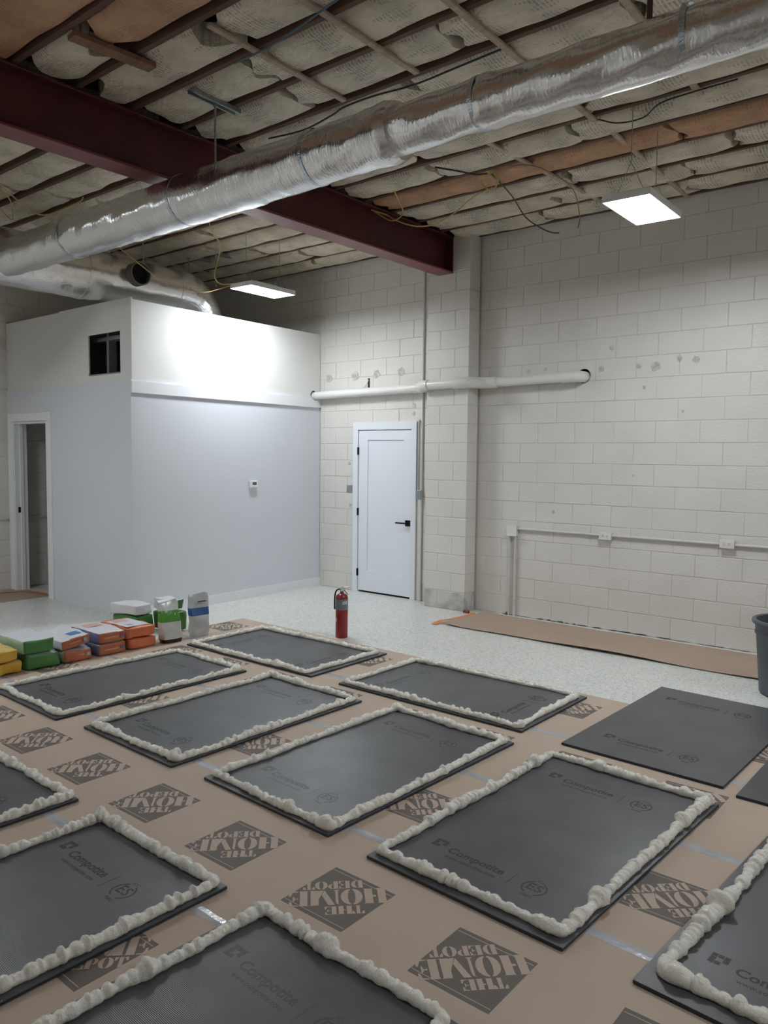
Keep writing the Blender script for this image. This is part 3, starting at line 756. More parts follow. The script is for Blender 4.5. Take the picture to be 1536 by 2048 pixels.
vc = empty('conduit_run', (-5.39, 7.24, 0.0)); tag(vc, 'vertical painted conduit between the white door and the pier', 'conduit')
under('riser_tube', MB().tube([(-5.392, YW-0.018, 0.0), (-5.392, YW-0.018, 4.0)], 0.0125, 10), M_conduit, vc, True)
under('grey_tube', MB().tube([(-5.425, YW-0.035, 1.28), (-5.425, YW-0.035, 2.06), (-5.43, YW-0.02, 2.1)], 0.014, 10), M_grey, vc, True)
jb = empty('switch_box', (-5.405, YW-0.03, 1.19)); tag(jb, 'small grey electrical box beside the white door', 'switch box')
under('body', MB().bevbox(-5.443, -5.367, YW-0.055, YW-0.031, 1.185, 1.295, 0.006), M_grey, jb)
under('lid', MB().bevbox(-5.440, -5.370, YW-0.062, YW-0.055, 1.19, 1.29, 0.002), M_galv, jb)
pl = empty('cover_plate', (-6.52, YW-0.004, 1.225)); tag(pl, 'scuffed grey blank plate left of the white door', 'wall plate')
under('plate', MB().bevbox(-6.567, -6.475, YW-0.010, YW-0.003, 1.225, 1.316, 0.002), M_galv, pl)
for q in (-1, 1): under('screw', MB().tube([(-6.521+q*0.02, YW-0.012, 1.27), (-6.521+q*0.02, YW-0.009, 1.27)], 0.005, 8), M_steel, pl)
tag(MB().tube([(0, -3.0, 0), (0, 1.2, 0)], 0.014, 10).build('conduit_run', M_conduit, None, True, loc=(XF+0.02, 4.384, 0.872)), 'painted conduit on the far wall seen through the doorway', 'conduit')
tag(MB().box(0, 0.03, -0.5, 0.04, -0.05, 0.05).box(0.03, 0.033, -0.5, 0.04, -0.05, -0.03).box(0.03, 0.033, -0.5, 0.04, 0.03, 0.05).build('steel_ledger', M_conduit, None, loc=(XF+0.003, 4.40, 2.96)), 'painted steel ledger on the far wall at the left edge', 'ledger')
# slot and bracket above the pipe
under('slot', MB().box(-6.235, -6.205, YW-0.0045, YW-0.0035, 2.50, 2.62), M_hole, empty('wall_slot', (-6.22, YW-0.003, 2.5)))
ws_ = [o for o in C.objects if o.name.startswith('wall_slot')][0]; tag(ws_, 'narrow dark slot in the blocks above the white pipe', 'slot')
under('bent_wire', MB().tube([(-6.22, YW-0.006, 2.60), (-6.25, YW-0.015, 2.55), (-6.30, YW-0.02, 2.50)], 0.004, 6), M_conduit, ws_)

# thermostat on the partition side
Tt = Ts @ Matrix.Translation((6.09-YB, 0, 0))
th = empty('thermostat', tuple(Tt @ Vector((0, 0, 1.29)))); tag(th, 'small white thermostat with a dark screen on the partition', 'thermostat')
def loc_box(x0, x1, y0, y1, z0, z1, b=0.003):
    mb = MB().bevbox(x0, x1, y0, y1, z0, z1, b); mb.v = [tuple(Tt @ Vector(v)) for v in mb.v]; return mb
under('body', loc_box(-0.06, 0.06, -0.030, -0.001, 1.295, 1.378, 0.004), M_trim, th)
under('screen', loc_box(-0.022, 0.040, -0.0315, -0.0295, 1.328, 1.362, 0.0005), mat('lcd_grey', (0.07, 0.085, 0.095), 0.3), th)
under('button_row', loc_box(-0.03, 0.045, -0.0325, -0.0298, 1.303, 1.318, 0.0005), M_pvc, th)

# ================================================================== FLOOR PAPER
SEAMS = [-0.90, -0.03, 0.83, 1.70, 2.54, 3.40, 4.25, 5.13]
SLOPE = -0.02
PXL, PXR = -6.05, 2.2
def ysl(y, x): return y + SLOPE*(x+1.3)
# stencil lettering (unit-height glyphs; each glyph = list of polygons in x,y)
def ring_half(cx, cy, rx, ry, irx, iry, a0, a1, n=12):
    p = [(cx+rx*math.cos(a0+(a1-a0)*i/n), cy+ry*math.sin(a0+(a1-a0)*i/n)) for i in range(n+1)]
    q = [(cx+irx*math.cos(a1+(a0-a1)*i/n), cy+iry*math.sin(a1+(a0-a1)*i/n)) for i in range(n+1)]
    return p+q
HP = math.pi/2
GL = {
 'T': (0.86, [[(.28,0),(.62,0),(.58,.06),(.58,.94),(.62,1),(.28,1),(.32,.94),(.32,.06)], [(0,1),(.24,1),(.24,.93),(.10,.66),(.0,.66)], [(.66,1),(.9,1),(.9,.66),(.80,.66),(.66,.93)]]),
 'H': (1.12, [[(0,0),(.46,0),(.42,.05),(.42,.46),(.42,.95),(.46,1),(0,1),(.06,.95),(.06,.05)], [(.62,0),(1.08,0),(1.02,.05),(1.02,.95),(1.08,1),(.62,1),(.66,.95),(.66,.56),(.50,.56),(.50,.46),(.66,.46),(.66,.05)]]),
 'E': (0.92, [[(0,0),(.44,0),(.40,.05),(.40,.95),(.44,1),(0,1),(.06,.95),(.06,.05)], [(.48,1),(.88,1),(.88,.68),(.80,.68),(.72,.92),(.48,.95)], [(.48,.0),(.90,.0),(.90,.34),(.82,.34),(.72,.08),(.48,.05)], [(.48,.46),(.60,.50),(.68,.34),(.72,.34),(.72,.68),(.68,.68),(.60,.54),(.48,.56)]]),
 'O': (1.0, [ring_half(.44,.5,.44,.52,.12,.46,HP,3*HP), ring_half(.54,.5,.44,.52,.12,.46,-HP,HP)]),
 'M': (1.42, [[(0,0),(.30,0),(.22,.06),(.22,.80),(.18,.94),(0,1),(.10,.94),(.10,.06)], [(.26,1),(.56,1),(.84,.30),(.70,.0),(.30,.92)], [(.74,.0),(.80,.16),(.98,.62),(.98,1.0),(1.0,1.0),(.98,.06),(.92,.0)], [(.98,0),(1.40,0),(1.34,.05),(1.34,.95),(1.40,1),(.98,1)]]),
 'D': (1.0, [[(0,0),(.44,0),(.40,.05),(.40,.95),(.44,1),(0,1),(.06,.95),(.06,.05)], ring_half(.48,.5,.46,.50,.16,.44,-HP,HP)]),
 'P': (0.86, [[(0,0),(.46,0),(.40,.05),(.40,.95),(.44,1),(0,1),(.06,.95),(.06,.05)], ring_half(.48,.70,.34,.30,.10,.24,-HP,HP)]),
}
def word(mb, txt, s0, s1, t0, t1, z0, z1):
    wd = sum(GL[c][0] for c in txt); sc = (s1-s0)/wd; x = s0; h = t1-t0
    for c in txt:
        adv, polys = GL[c]
        for p in polys: mb.prism([(x+px*sc, t0+py*h) for px, py in p], z0, z1)
        x += adv*sc
DG = 0.31/math.sqrt(2)
dia = MB().prism([(-DG, 0), (0, -DG), (DG, 0), (0, DG)], 0, 0.0004).mesh('logo_diamond', M_logo)
lt = MB()
word(lt, 'HOME', -0.186, 0.19, -0.050, 0.050, 0.0002, 0.0008)
word(lt, 'THE', -0.093, 0.055, 0.060, 0.112, 0.0002, 0.0008)
word(lt, 'DEPOT', -0.100, 0.132, -0.112, -0.059, 0.0002, 0.0008)
for sx in (1, -1):
    # thin double line beside two of the edges
    n_ = Vector((1, 1)).normalized(); e_ = Vector((-1, 1)).normalized()
    for d0, d1 in ((0.134, 0.137),):
        a = n_*d0*sx; b = n_*d1*sx; w_ = e_*0.15
        poly = [tuple(a-w_), tuple(b-w_), tuple(b+w_), tuple(a+w_)]
        if sx < 0: poly = poly[::-1]
        lt.prism(poly, 0.0002, 0.0007)
lett = lt.mesh('logo_lettering', M_paperletter)
ROWS = {0.83: (-2.365, 1.347, 1), 1.70: (-1.324, 2.10, 0), 2.54: (-0.955, 2.93, 0), 3.40: (-1.83, 3.885, 0), 4.25: (-2.287, 4.79, 0), -0.03: (-1.9, 0.42, 0), -0.90: (-1.6, -0.45, 1)}
ORD = {-0.90: 'sheet of brown floor paper behind the viewer', -0.03: 'brown floor paper sheet in front of the viewer, out of view', 0.83: 'brown logo-printed floor paper sheet nearest the viewer',
       1.70: 'brown logo-printed floor paper sheet with the clear row of five diamonds', 2.54: 'brown floor paper sheet under the near half of the four upright boards',
       3.40: 'brown floor paper sheet under the far half of the four upright boards', 4.25: 'brown floor paper sheet along the bare white floor'}
for i in range(len(SEAMS)-1):
    a, b = SEAMS[i], SEAMS[i+1]
    xl = PXL - (0.1 if i == 6 else 0) + 0.03*(i % 2)
    e = empty('masking_paper', (xl, ysl(a, xl), 0.0), 0); tag(e, ORD[a], 'paper', 'floor paper sheets')
    under('sheet', MB().add([(xl, ysl(a, xl), 0.0005), (PXR, ysl(a, PXR), 0.0005), (PXR, ysl(b, PXR)-0.002, 0.0005), (xl, ysl(b, xl)-0.002, 0.0005),
                             (xl, ysl(a, xl), 0.0012), (PXR, ysl(a, PXR), 0.0012), (PXR, ysl(b, PXR)-0.002, 0.0012), (xl, ysl(b, xl)-0.002, 0.0012)],
                            [(3,2,1,0),(4,5,6,7),(0,1,5,4),(1,2,6,5),(2,3,7,6),(3,0,4,7)]), M_paper, e)
    x0, y0, flip = ROWS[a]
    for n in range(-9, 8):
        x = x0 + 0.6147*n; y = y0 + SLOPE*(x-x0)
        if x < xl+0.12 or x > 0.6: continue
        rz = (0 if flip else math.pi) + math.pi/4
        d = link('logo_print', dia, e, None, (x-xl, y-e.location.y, 0.0013), (0, 0, rz))
        l = link('lettering', lett, d, None, (0, 0, 0))
for i, s in enumerate(SEAMS[2:-1]):
    r = random.Random(i)
    x = PXL+0.1; pts = []
    tnames = {0.83: 'glossy tape over the floor paper seam nearest the viewer', 1.70: 'glossy tape over the seam crossing the three front boards', 2.54: 'glossy tape over the seam under the near ends of the four boards',
              3.40: 'glossy tape over the seam across the middle of the four boards', 4.25: 'glossy tape over the seam behind the four boards'}
    n = 60; vs = []; fs = []
    for k in range(n+1):
        X = PXL+0.05+(PXR-PXL-0.1)*k/n; wd = 0.022+0.004*r.random()
        yy = ysl(s, X)+r.uniform(-.003, .003)
        vs += [(X, yy-wd, 0.0016), (X, yy, 0.0030), (X, yy+wd, 0.0016)]
    for k in range(n): fs += [(k*3, k*3+3, k*3+4, k*3+1), (k*3+1, k*3+4, k*3+5, k*3+2)]
    tag(MB().add(vs, fs).build('seam_tape', M_tape), tnames[s], 'tape', 'tape over the floor paper seams')

# plain strip along the block wall, its near edge curling up a little
def curl_sheet(name, x0, x1, y0, y1, m, seed, label, lift=0.012, nx=60, ny=10, zb=0.0012):
    n1 = Noise1(seed, 8, 1.0, 6); n2 = Noise1(seed+1, 8, 1.5, 9); vs = []; fs = []
    for i in range(nx+1):
        for j in range(ny+1):
            u, v = i/nx, j/ny; X = x0+(x1-x0)*u; Y = y0+(y1-y0)*v + 0.006*n2(X)*(1 if j in (0, ny) else 0.3)
            z = zb + lift*max(0, 1-v*3.2)**2*(0.7+0.3*n1(X)) + 0.004*max(0, n1(X*1.3+v*4)*n2(X+v*6)) + lift*max(0, 1-u*20)**2
            vs.append((X-x0, Y-y0, z))
    for i in range(nx):
        for j in range(ny):
            q = i*(ny+1)+j; fs.append((q, q+ny+1, q+ny+2, q+1))
    n = len(vs); vs += [(x, y, z-0.001) for x, y, z in vs]; fs += [tuple(n+k for k in f[::-1]) for f in list(fs)]
    for i in range(nx):
        q = i*(ny+1); fs += [(q, n+q, n+q+ny+1, q+ny+1)]
    return tag(MB().add(vs, fs).build(name, m, None, True, loc=(x0, y0, 0)), label, 'paper')
curl_sheet('masking_paper', -4.44, 2.0, 6.36, 7.19, M_paper2, 5, 'plain brown paper strip along the foot of the right wall', 0.022)
curl_sheet('masking_paper', -9.55, -8.78, 1.2, 4.56, M_paper2, 9, 'plain brown paper strip leading into the partition doorway', 0.006, 20, 40)
# orange tape at the end of the wall strip
def ribbon(name, pts, wd, m, label, z=0.004):
    vs = []; fs = []
    for i, (x, y, zz_) in enumerate(pts):
        d = Vector(pts[min(i+1, len(pts)-1)][:2])-Vector(pts[max(i-1, 0)][:2]); n = Vector((-d.y, d.x)).normalized()*wd/2
        vs += [(x+n.x, y+n.y, zz_), (x-n.x, y-n.y, zz_)]
    for i in range(len(pts)-1): fs.append((2*i, 2*i+1, 2*i+3, 2*i+2))
    k = len(vs); vs += [(x, y, z_-0.0008) for x, y, z_ in vs]; fs += [tuple(k+j for j in f[::-1]) for f in list(fs)]
    return tag(MB().add(vs, fs).build(name, m), label, 'tape')
ribbon('orange_tape', [(-4.52, 6.30, 0.005), (-4.50, 6.42, 0.028), (-4.49, 6.6, 0.016), (-4.50, 6.8, 0.008), (-4.49, 6.98, 0.006), (-4.53, 7.035, 0.012)], 0.06, M_orange, 'orange tape at the end of the paper strip by the pier')
ribbon('orange_tape', [(-9.42, 4.20, 0.0065), (-9.36, 4.36, 0.0065), (-9.33, 4.44, 0.0065)], 0.08, M_orange, 'short orange tape on the paper strip left of the doorway')
ribbon('orange_tape', [(-9.30, 4.47, 0.0070), (-9.15, 4.54, 0.0070), (-8.90, 4.555, 0.0070)], 0.06, M_orange, 'orange tape across the doorway threshold')
tag(MB().bevbox(-0.035, 0.035, -0.02, 0.02, 0, 0.03, 0.006).build('rust_chip', M_rust, None, loc=(-4.60, 7.02, 0.001)), 'small rusty chunk at the foot of the pier', 'debris')

# ================================================================== BOARDS WITH FOAM
_t = {}
def text_mesh(txt, size, m, bold=0.0):
    cu = bpy.data.curves.new('t', 'FONT'); cu.body = txt; cu.size = size; cu.extrude = 0.00015; cu.offset = bold; cu.resolution_u = 3
    o = bpy.data.objects.new('t', cu); C.objects.link(o); bpy.context.view_layer.update()
    me = bpy.data.meshes.new_from_object(o.evaluated_get(bpy.context.evaluated_depsgraph_get()))
    bpy.data.objects.remove(o); me.materials.clear(); me.materials.append(m); return me
def fit_text(txt, width, m, bold=0.0, squash=1.0):
    me = text_mesh(txt, 0.1, m, bold); xs = [v.co.x for v in me.vertices]; sc = width/(max(xs)-min(xs)); x0 = min(xs)
    for v in me.vertices: v.co = Vector(((v.co.x-x0)*sc, v.co.y*sc*squash, v.co.z))
    return me
def print_meshes(m):
    P = {}
    mb = MB(); q = 0.0185; g = 0.021     # icon: ring of small squares with a gap in the middle
    for i in range(3):
        for j in range(3):
            if (i, j) in ((1, 1), (2, 0)): continue
            mb.prism([(i*g, j*g), (i*g+q, j*g), (i*g+q, j*g+q), (i*g, j*g+q)], 0, 0.0003)
    P['icon'] = (mb.mesh('icon', m), (-0.322, -0.012))
    P['name'] = (fit_text('Compotite', 0.275, m, 0.0026), (-0.232, -0.022))
    P['web'] = (fit_text('www.compotite.com', 0.245, m, 0.0011), (-0.215, -0.062))
    P['rule'] = (MB().prism([(0, -0.065), (0.003, -0.065), (0.003, 0.035), (0, 0.035)], 0, 0.0003).mesh('rule', m), (0.085, 0))
    for nm_, a0, a1 in (('arc_left', math.radians(115), math.radians(245)), ('arc_right', math.radians(-65), math.radians(65))):
        n = 10; mb = MB()
        for i in range(n):
            b0 = a0+(a1-a0)*i/n; b1 = a0+(a1-a0)*(i+1)/n; ro, ri = 0.052, 0.045
            mb.prism([(ri*math.cos(b0), ri*math.sin(b0)), (ro*math.cos(b0), ro*math.sin(b0)), (ro*math.cos(b1), ro*math.sin(b1)), (ri*math.cos(b1), ri*math.sin(b1))], 0, 0.0003)
        P[nm_] = (mb.mesh('mark', m), (0.190, -0.018))
    P['mark_letters'] = (fit_text('ES', 0.062, m, 0.001), (0.160, -0.036))
    P['mark_top'] = (fit_text('ICC', 0.04, m, 0.0005), (0.172, 0.030))
    P['mark_foot'] = (fit_text('PMG', 0.045, m, 0.0005), (0.170, -0.090))
    return P
PR_D = print_meshes(M_ink); PR_F = print_meshes(M_inkweak)
BW, BLn, BT = 0.914, 1.524, 0.013
_edge = MB().bevbox(-BW/2, BW/2, -BLn/2, BLn/2, 0.0, BT-0.002, 0.002)
core_me = _edge.mesh('core', M_board_edge)
skin_me = MB().bevbox(-BW/2+0.001, BW/2-0.001, -BLn/2+0.001, BLn/2-0.001, BT-0.002, BT, 0.0007).mesh('skin', M_board)
def foam_bead(seed, inset=(0.045, 0.045, 0.045, 0.045), rbase=0.0235, blobs=3):
    rbase *= 0.70
    r = random.Random(seed)
    hx0, hx1 = -BW/2+inset[0], BW/2-inset[1]; hy0, hy1 = -BLn/2+inset[2], BLn/2-inset[3]
    cn = [(hx0, hy0), (hx1, hy0), (hx1, hy1), (hx0, hy1)]
    cn = [(x+r.uniform(-.012, .012), y+r.uniform(-.012, .012)) for x, y in cn]
    pts = []
    step = 0.006; rc = 0.02
    for i in range(4):
        a = Vector(cn[i]); b = Vector(cn[(i+1) % 4]); d = (b-a).normalized(); nb = Vector(cn[(i+2) % 4])
        p0 = a+d*rc; p1 = b-d*rc; n = int((p1-p0).length/step)
        pts += [p0+(p1-p0)*(k/n) for k in range(n)]
        d2 = (nb-b).normalized(); q = b+d2*rc
        for k in range(5):
            t = k/5; pts.append(p1*(1-t)**2+b*2*t*(1-t)+q*t*t)
    N = len(pts)
    wob = Noise1(seed+1, 10, 2, 24); wr_ = Noise1(seed+2, 12, 6, 30)
    # pulses of dispensed foam: overlapping lumps of unequal size
    rad = np.full(N, rbase*0.80)
    s = 0.0
    pos = np.arange(N)*step
    Ltot = N*step
    while s < Ltot:
        L_ = r.uniform(0.014, 0.042); amp = r.uniform(0.12, 0.75)*rbase
        d = np.abs((pos-s+Ltot/2) % Ltot-Ltot/2); d = np.clip(d/(L_*0.58), 0, 1); rad = np.maximum(rad, rbase*0.80+amp*np.sqrt(1-d*d)) if True else rad
        s += L_*r.uniform(0.75, 1.0)
    rad = rad*np.array([1+0.10*wr_(p/2.2) for p in pos])
    for _ in range(blobs):
        c = r.uniform(0, Ltot); L_ = r.uniform(0.03, 0.05); d = np.abs((pos-c+Ltot/2) % Ltot-Ltot/2)
        rad += r.uniform(0.4, 0.85)*rbase*np.exp(-(d/L_)**2*2)
    for _ in range(2):     # corners get extra foam
        c = r.choice([BW-0.1, BW+BLn-0.2, 2*BW+BLn-0.3]); d = np.abs(pos-c); rad += 0.3*rbase*np.exp(-(d/0.035)**2*2)
    m_ = 14; vs = []; fs = []
    ph = [(r.uniform(20, 90), r.randint(1, 4), r.uniform(0, 6.28)) for _ in range(7)]
    for i, p in enumerate(pts):
        t = (pts[(i+1) % N]-pts[i-1]).normalized(); n = Vector((-t.y, t.x)); off = 0.006*wob(pos[i])
        for j in range(m_):
            a = 2*math.pi*j/m_
            rr = rad[i]*(1+0.075*sum(math.sin(f*pos[i]+k*a+q) for f, k, q in ph)/2.2)
            u = math.cos(a)*rr*1.12; z = math.sin(a)*rr*1.0+rad[i]*0.74
            z = max(z, 0.0)
            vs.append((p.x+n.x*(u+off), p.y+n.y*(u+off), BT-0.0005+z))
    for i in range(N):
        i2 = (i+1) % N
        for j in range(m_): fs.append((i*m_+j, i2*m_+j, i2*m_+(j+1) % m_, i*m_+(j+1) % m_))
    return MB().add(vs, fs).mesh('foam_bead', M_foam, True)
def board(cx, cy, ang, label, foam_seed=None, prints=(('near', 1), ('far', 1)), rot90=False, inset=(0.045,)*4, blobs=3, rb=0.0235):
    e = empty('backer_board', (cx, cy, 0.0032), math.radians(ang)+(-math.pi/2 if rot90 else 0)); tag(e, label, 'board', 'charcoal boards laid out on the floor paper')
    link('core', core_me, e); link('skin', skin_me, e)
    flip = math.pi if rot90 else 0
    for where, dark in prints:
        P = PR_D if dark else PR_F
        oy = -0.485 if where == 'near' else 0.495
        if rot90: oy = oy
        for nm, (me, (px, py)) in P.items():
            if rot90: link(nm+'_print' if not nm.startswith('mark_') else nm, me, e, None, (-px, -(py)+oy, BT+0.00005), (0, 0, math.pi))
            else: link(nm+'_print' if not nm.startswith('mark_') else nm, me, e, None, (px, oy+py, BT+0.00005))
    if foam_seed is not None:
        link('foam_bead', foam_bead(foam_seed, inset, rb, blobs), e)
    return e
INS = (0.032, 0.032, 0.045, 0.03)
board(-1.557, 3.141, -2.4, 'foam-edged charcoal board with the two clearest prints, right of centre', 11, (('near', 1), ('far', 1)), inset=(0.022, 0.045, 0.06, 0.022), blobs=5, rb=0.0245)
board(-2.719, 3.200, -2.0, 'foam-edged charcoal board at the very centre with a faded near print', 12, (('near', 0), ('far', 0)), inset=INS)
board(-3.893, 3.200, -1.0, 'foam-edged charcoal board second from the bags in the row of four', 13, (('near', 1), ('far', 0)), inset=INS)
board(-5.058, 3.175, -1.4, 'foam-edged charcoal board directly in front of the stacked bags', 14, (('near', 1), ('far', 0)), inset=INS, rb=0.022)
board(-4.866, 4.597, 0.4, 'foam-edged charcoal board lying crosswise beside the fire extinguisher', 15, (('near', 0), ('far', 0)), rot90=True, inset=(0.05, 0.035, 0.06, 0.06), rb=0.022)
board(-3.059, 4.602, -0.2, 'foam-edged charcoal board lying crosswise along the white floor', 16, (('near', 0), ('far', 1)), rot90=True, inset=(0.05, 0.035, 0.05, 0.05), rb=0.022)
board(-1.551, 4.878, -1.4, 'bare charcoal board without foam, overlapping the white floor', None, (('near', 1), ('far', 1)))
board(-0.57, 4.80, -0.6, 'bare charcoal board cut off at the right edge', None, (('far', 1),))
def by_corner(x, y, ang, which):
    a = math.radians(ang); lx = {'l': -BW/2, 'r': BW/2}[which[0]]; ly = {'n': -BLn/2, 'f': BLn/2}[which[1]]
    return x-(lx*math.cos(a)-ly*math.sin(a)), y-(lx*math.sin(a)+ly*math.cos(a))
board(*by_corner(-2.112, 1.888, -3.1, 'lf'), -3.1, 'foam-edged charcoal board at the bottom centre, nearest the viewer', 17, (('far', 0),), inset=(0.05, 0.05, 0.05, 0.03), rb=0.0245, blobs=4)
board(*by_corner(-3.215, 1.888, -0.9, 'lf'), -0.9, 'foam-edged charcoal board at the lower left with a crisp print', 18, (('far', 1),), inset=(0.05, 0.04, 0.05, 0.03), rb=0.0265)
board(*by_corner(-3.448, 1.903, -1.0, 'rf'), -1.0, 'foam-edged charcoal board cut off at the left edge', 19, (('far', 1),), inset=INS)
board(*by_corner(-0.889, 2.361, -3.6, 'ln'), -3.6, 'foam-edged charcoal board cut off at the lower right edge', 20, (('near', 1), ('far', 1)), inset=(0.05, 0.05, 0.085, 0.05), rb=0.0265)

# ================================================================== FIRE EXTINGUISHER
fe = empty('fire_extinguisher', (-4.835, 5.285, 0.0)); tag(fe, 'red fire extinguisher standing on the white floor', 'fire extinguisher')
R_ = 0.057
MB().lathe([(0.052, 0.0), (R_, 0.006), (R_, 0.225), (R_+0.0015, 0.235), (R_, 0.245), (R_, 0.375), (0.052, 0.392), (0.036, 0.406), (0.020, 0.412), (0.018, 0.425)], 32).build('cylinder', M_red, fe, True)
lb = []
MB().lathe([(R_+0.0009, 0.262), (R_+0.0009, 0.362)], 32, cap=False).build('label_sleeve', M_label, fe, True)
ang0 = math.atan2(-5.285, 4.835)
def patch_cyl(name, a0, a1, z0, z1, rad, m, n=6):
    vs = []; 
    for i in range(n+1):
        a = a0+(a1-a0)*i/n; vs += [(rad*math.cos(a), rad*math.sin(a), z0), (rad*math.cos(a), rad*math.sin(a), z1)]
    return MB().add(vs, [(2*i, 2*i+2, 2*i+3, 2*i+1) for i in range(n)]).build(name, m, fe)
for k in range(3): patch_cyl('label_line', ang0+0.1, ang0+1.0, 0.318+k*0.010, 0.323+k*0.010, R_+0.0018, M_white)
patch_cyl('paint_chip', ang0-1.25, ang0-0.85, 0.15, 0.19, R_+0.0009, mat('chipped_primer', (0.55, 0.47, 0.33), 0.7))
patch_cyl('paint_chip', ang0-1.4, ang0-1.15, 0.085, 0.098, R_+0.0009, bpy.data.materials['chipped_primer'])
MB().lathe([(0.016, 0.425), (0.019, 0.430), (0.019, 0.452), (0.012, 0.462)], 16).build('valve', M_steel, fe, True)
rx = Vector((0.772, 0.635, 0))   # handles point to the viewer's right
def hv(d, z, off=0): return tuple(rx*d + Vector((-rx.y, rx.x, 0))*off + Vector((0, 0, z)))
MB().tube([hv(-0.005, 0.452), hv(0.02, 0.462), hv(0.065, 0.468)], 0.006, 8).build('upper_lever', M_steel, fe, True)
MB().tube([hv(0.0, 0.44), hv(0.025, 0.438), hv(0.055, 0.40)], 0.006, 8).build('lower_handle', M_steel, fe, True)
MB().tube(spline([hv(0.0, 0.448), hv(-0.035, 0.447), hv(-0.058, 0.42), hv(-0.066, 0.36), hv(-0.066, 0.28), hv(-0.064, 0.262)], 6), 0.007, 8).build('hose', M_rubber, fe, True)
MB().lathe([(0.012, 0), (0.012, 0.006)], 14).build('gauge', M_white, fe).location = hv(0, 0.438, -0.022)
MB().tube([hv(-0.01, 0.455), hv(0.012, 0.475)], 0.003, 6).build('pull_pin', M_steel, fe)

# ================================================================== BAGS
def pillow_mesh(lx, ly, h, seed, round_=0.35, dent=0.006, tilt=0.0, mats=None, bands=None):
    """bag: rounded box, long side along local x; faces: 0 body, 1 end (+x), 2 top"""
    r = random.Random(seed); nx, ny, nz = 14, 10, 6
    ks = [(r.uniform(6, 30), r.uniform(6, 30), r.uniform(6, 30), r.uniform(0, 6.28)) for _ in range(8)]
    bm = bmesh.new(); bmesh.ops.create_cube(bm, size=2.0)
    bmesh.ops.subdivide_edges(bm, edges=list(bm.edges), cuts=9, use_grid_fill=True)
    for v in bm.verts:
        x, y, z = v.co
        # superellipsoid rounding
        c = Vector((x, y, z)); n = (abs(x)**8+abs(y)**8+abs(z)**8)**(1/8) or 1
        c = c*(1-round_*0.5)+ (c/n)*(round_*0.5)
        puff = 1+0.10*(1-x*x)*(1-y*y)
        p = Vector((c.x*lx/2, c.y*ly/2, (c.z*puff)*h*0.455+h*0.5))
        d = sum(math.sin(a*p.x+b*p.y+g*p.z+q) for a, b, g, q in ks)/3
        nrm = Vector((x if abs(x) > .98 else 0, y if abs(y) > .98 else 0, z if abs(z) > .98 else 0))
        if nrm.length: p += nrm.normalized()*d*dent
        p.z = min(max(p.z, 0.001), h-0.001); v.co = p
    me = bpy.data.meshes.new('bag')
    for f in bm.faces:
        f.smooth = True; nn = f.normal; f.material_index = 0
        f.normal_update(); nn = f.normal; c = f.calc_center_median()
        if nn.x > 0.75: f.material_index = 1
        elif nn.z > 0.6: f.material_index = 2
    bm.to_mesh(me); bm.free()
    for m in mats: me.materials.append(m)
    return me
def bagmat(n, c, rough=0.32, var=0.18): return mat(n, c, rough, var=var, vscale=14, bump=0.25, bscale=25)
m_green = bagmat('green_bag', (0.075, 0.24, 0.06)); m_greenl = bagmat('pale_green_bag', (0.42, 0.60, 0.40))
m_whiteb = bagmat('white_bag', (0.72, 0.72, 0.75), var=0.06); m_yel = bagmat('yellow_bag', (0.72, 0.43, 0.055))
m_or = bagmat('orange_bag', (0.50, 0.155, 0.065)); m_orb = bagmat('bright_orange_bag', (0.72, 0.19, 0.075)); m_pur = bagmat('purple_bag', (0.17, 0.16, 0.29))
m_purl = bagmat('lilac_bag', (0.40, 0.40, 0.52)); m_ylt = bagmat('pale_yellow_bag', (0.75, 0.55, 0.17)); m_blu = bagmat('blue_print', (0.08, 0.22, 0.52), var=0.05)
m_pinkprint = bagmat('pink_print', (0.72, 0.42, 0.38)); m_greyprint = bagmat('grey_print', (0.45, 0.46, 0.52)); m_sage = bagmat('sage_bag', (0.38, 0.42, 0.36))
m_orprint = bagmat('pale_orange_print', (0.62, 0.30, 0.16))
BAGF = -5.83
def bag(yc, z, seed, mats, label, lx=0.46, ly=0.255, h=0.095, rz=0.0, ry=0.0, front=BAGF, dent=0.006):
    e = empty('mortar_bag', (front-lx/2*math.cos(rz), yc-lx/2*math.sin(rz), z), rz); e.rotation_euler = (ry, 0, rz)
    tag(e, label, 'bag', 'mortar bags on the floor paper')
    link('sack', pillow_mesh(lx, ly, h, seed, 0.75, dent*1.3, mats=mats), e)
    return e
def print_top(e, x0, x1, y0, y1, z, m, name='top_print'):
    """slightly domed printed panel laid on a sack's top"""
    n = 6; vs = []; fs = []
    for i in range(n+1):
        for j in range(n+1):
            u, v = i/n, j/n; vs.append((x0+(x1-x0)*u, y0+(y1-y0)*v, z+0.002*(1-(2*u-1)**2)*(1-(2*v-1)**2)))
    for i in range(n):
        for j in range(n): q = i*(n+1)+j; fs.append((q, q+n+1, q+n+2, q+1))
    return MB().add(vs, fs).build(name, m, e, True)
def end_print(e, lx, y0, y1, z0, z1, m, name='end_print', d=0.0055):
    return MB().add([(lx/2+d, y0, z0), (lx/2+d, y1, z0), (lx/2+d, y1, z1), (lx/2+d, y0, z1)], [(0,1,2,3)]).build(name, m, e)
bag(2.645, 0.002, 1, [m_yel, m_yel, m_ylt], 'yellow bag on the floor at the left edge, under another yellow bag', h=0.10)
bag(2.635, 0.102, 2, [m_yel, m_yel, m_ylt], 'yellow bag on top of another at the left edge', h=0.095)
bag(2.950, 0.002, 3, [m_green, m_green, m_purl], 'lower green bag next to the yellow bags', ly=0.265, h=0.125)
e = bag(2.915, 0.127, 4, [m_greenl, m_green, m_whiteb], 'upper green bag with white top next to the yellow bags', ly=0.25, h=0.115)
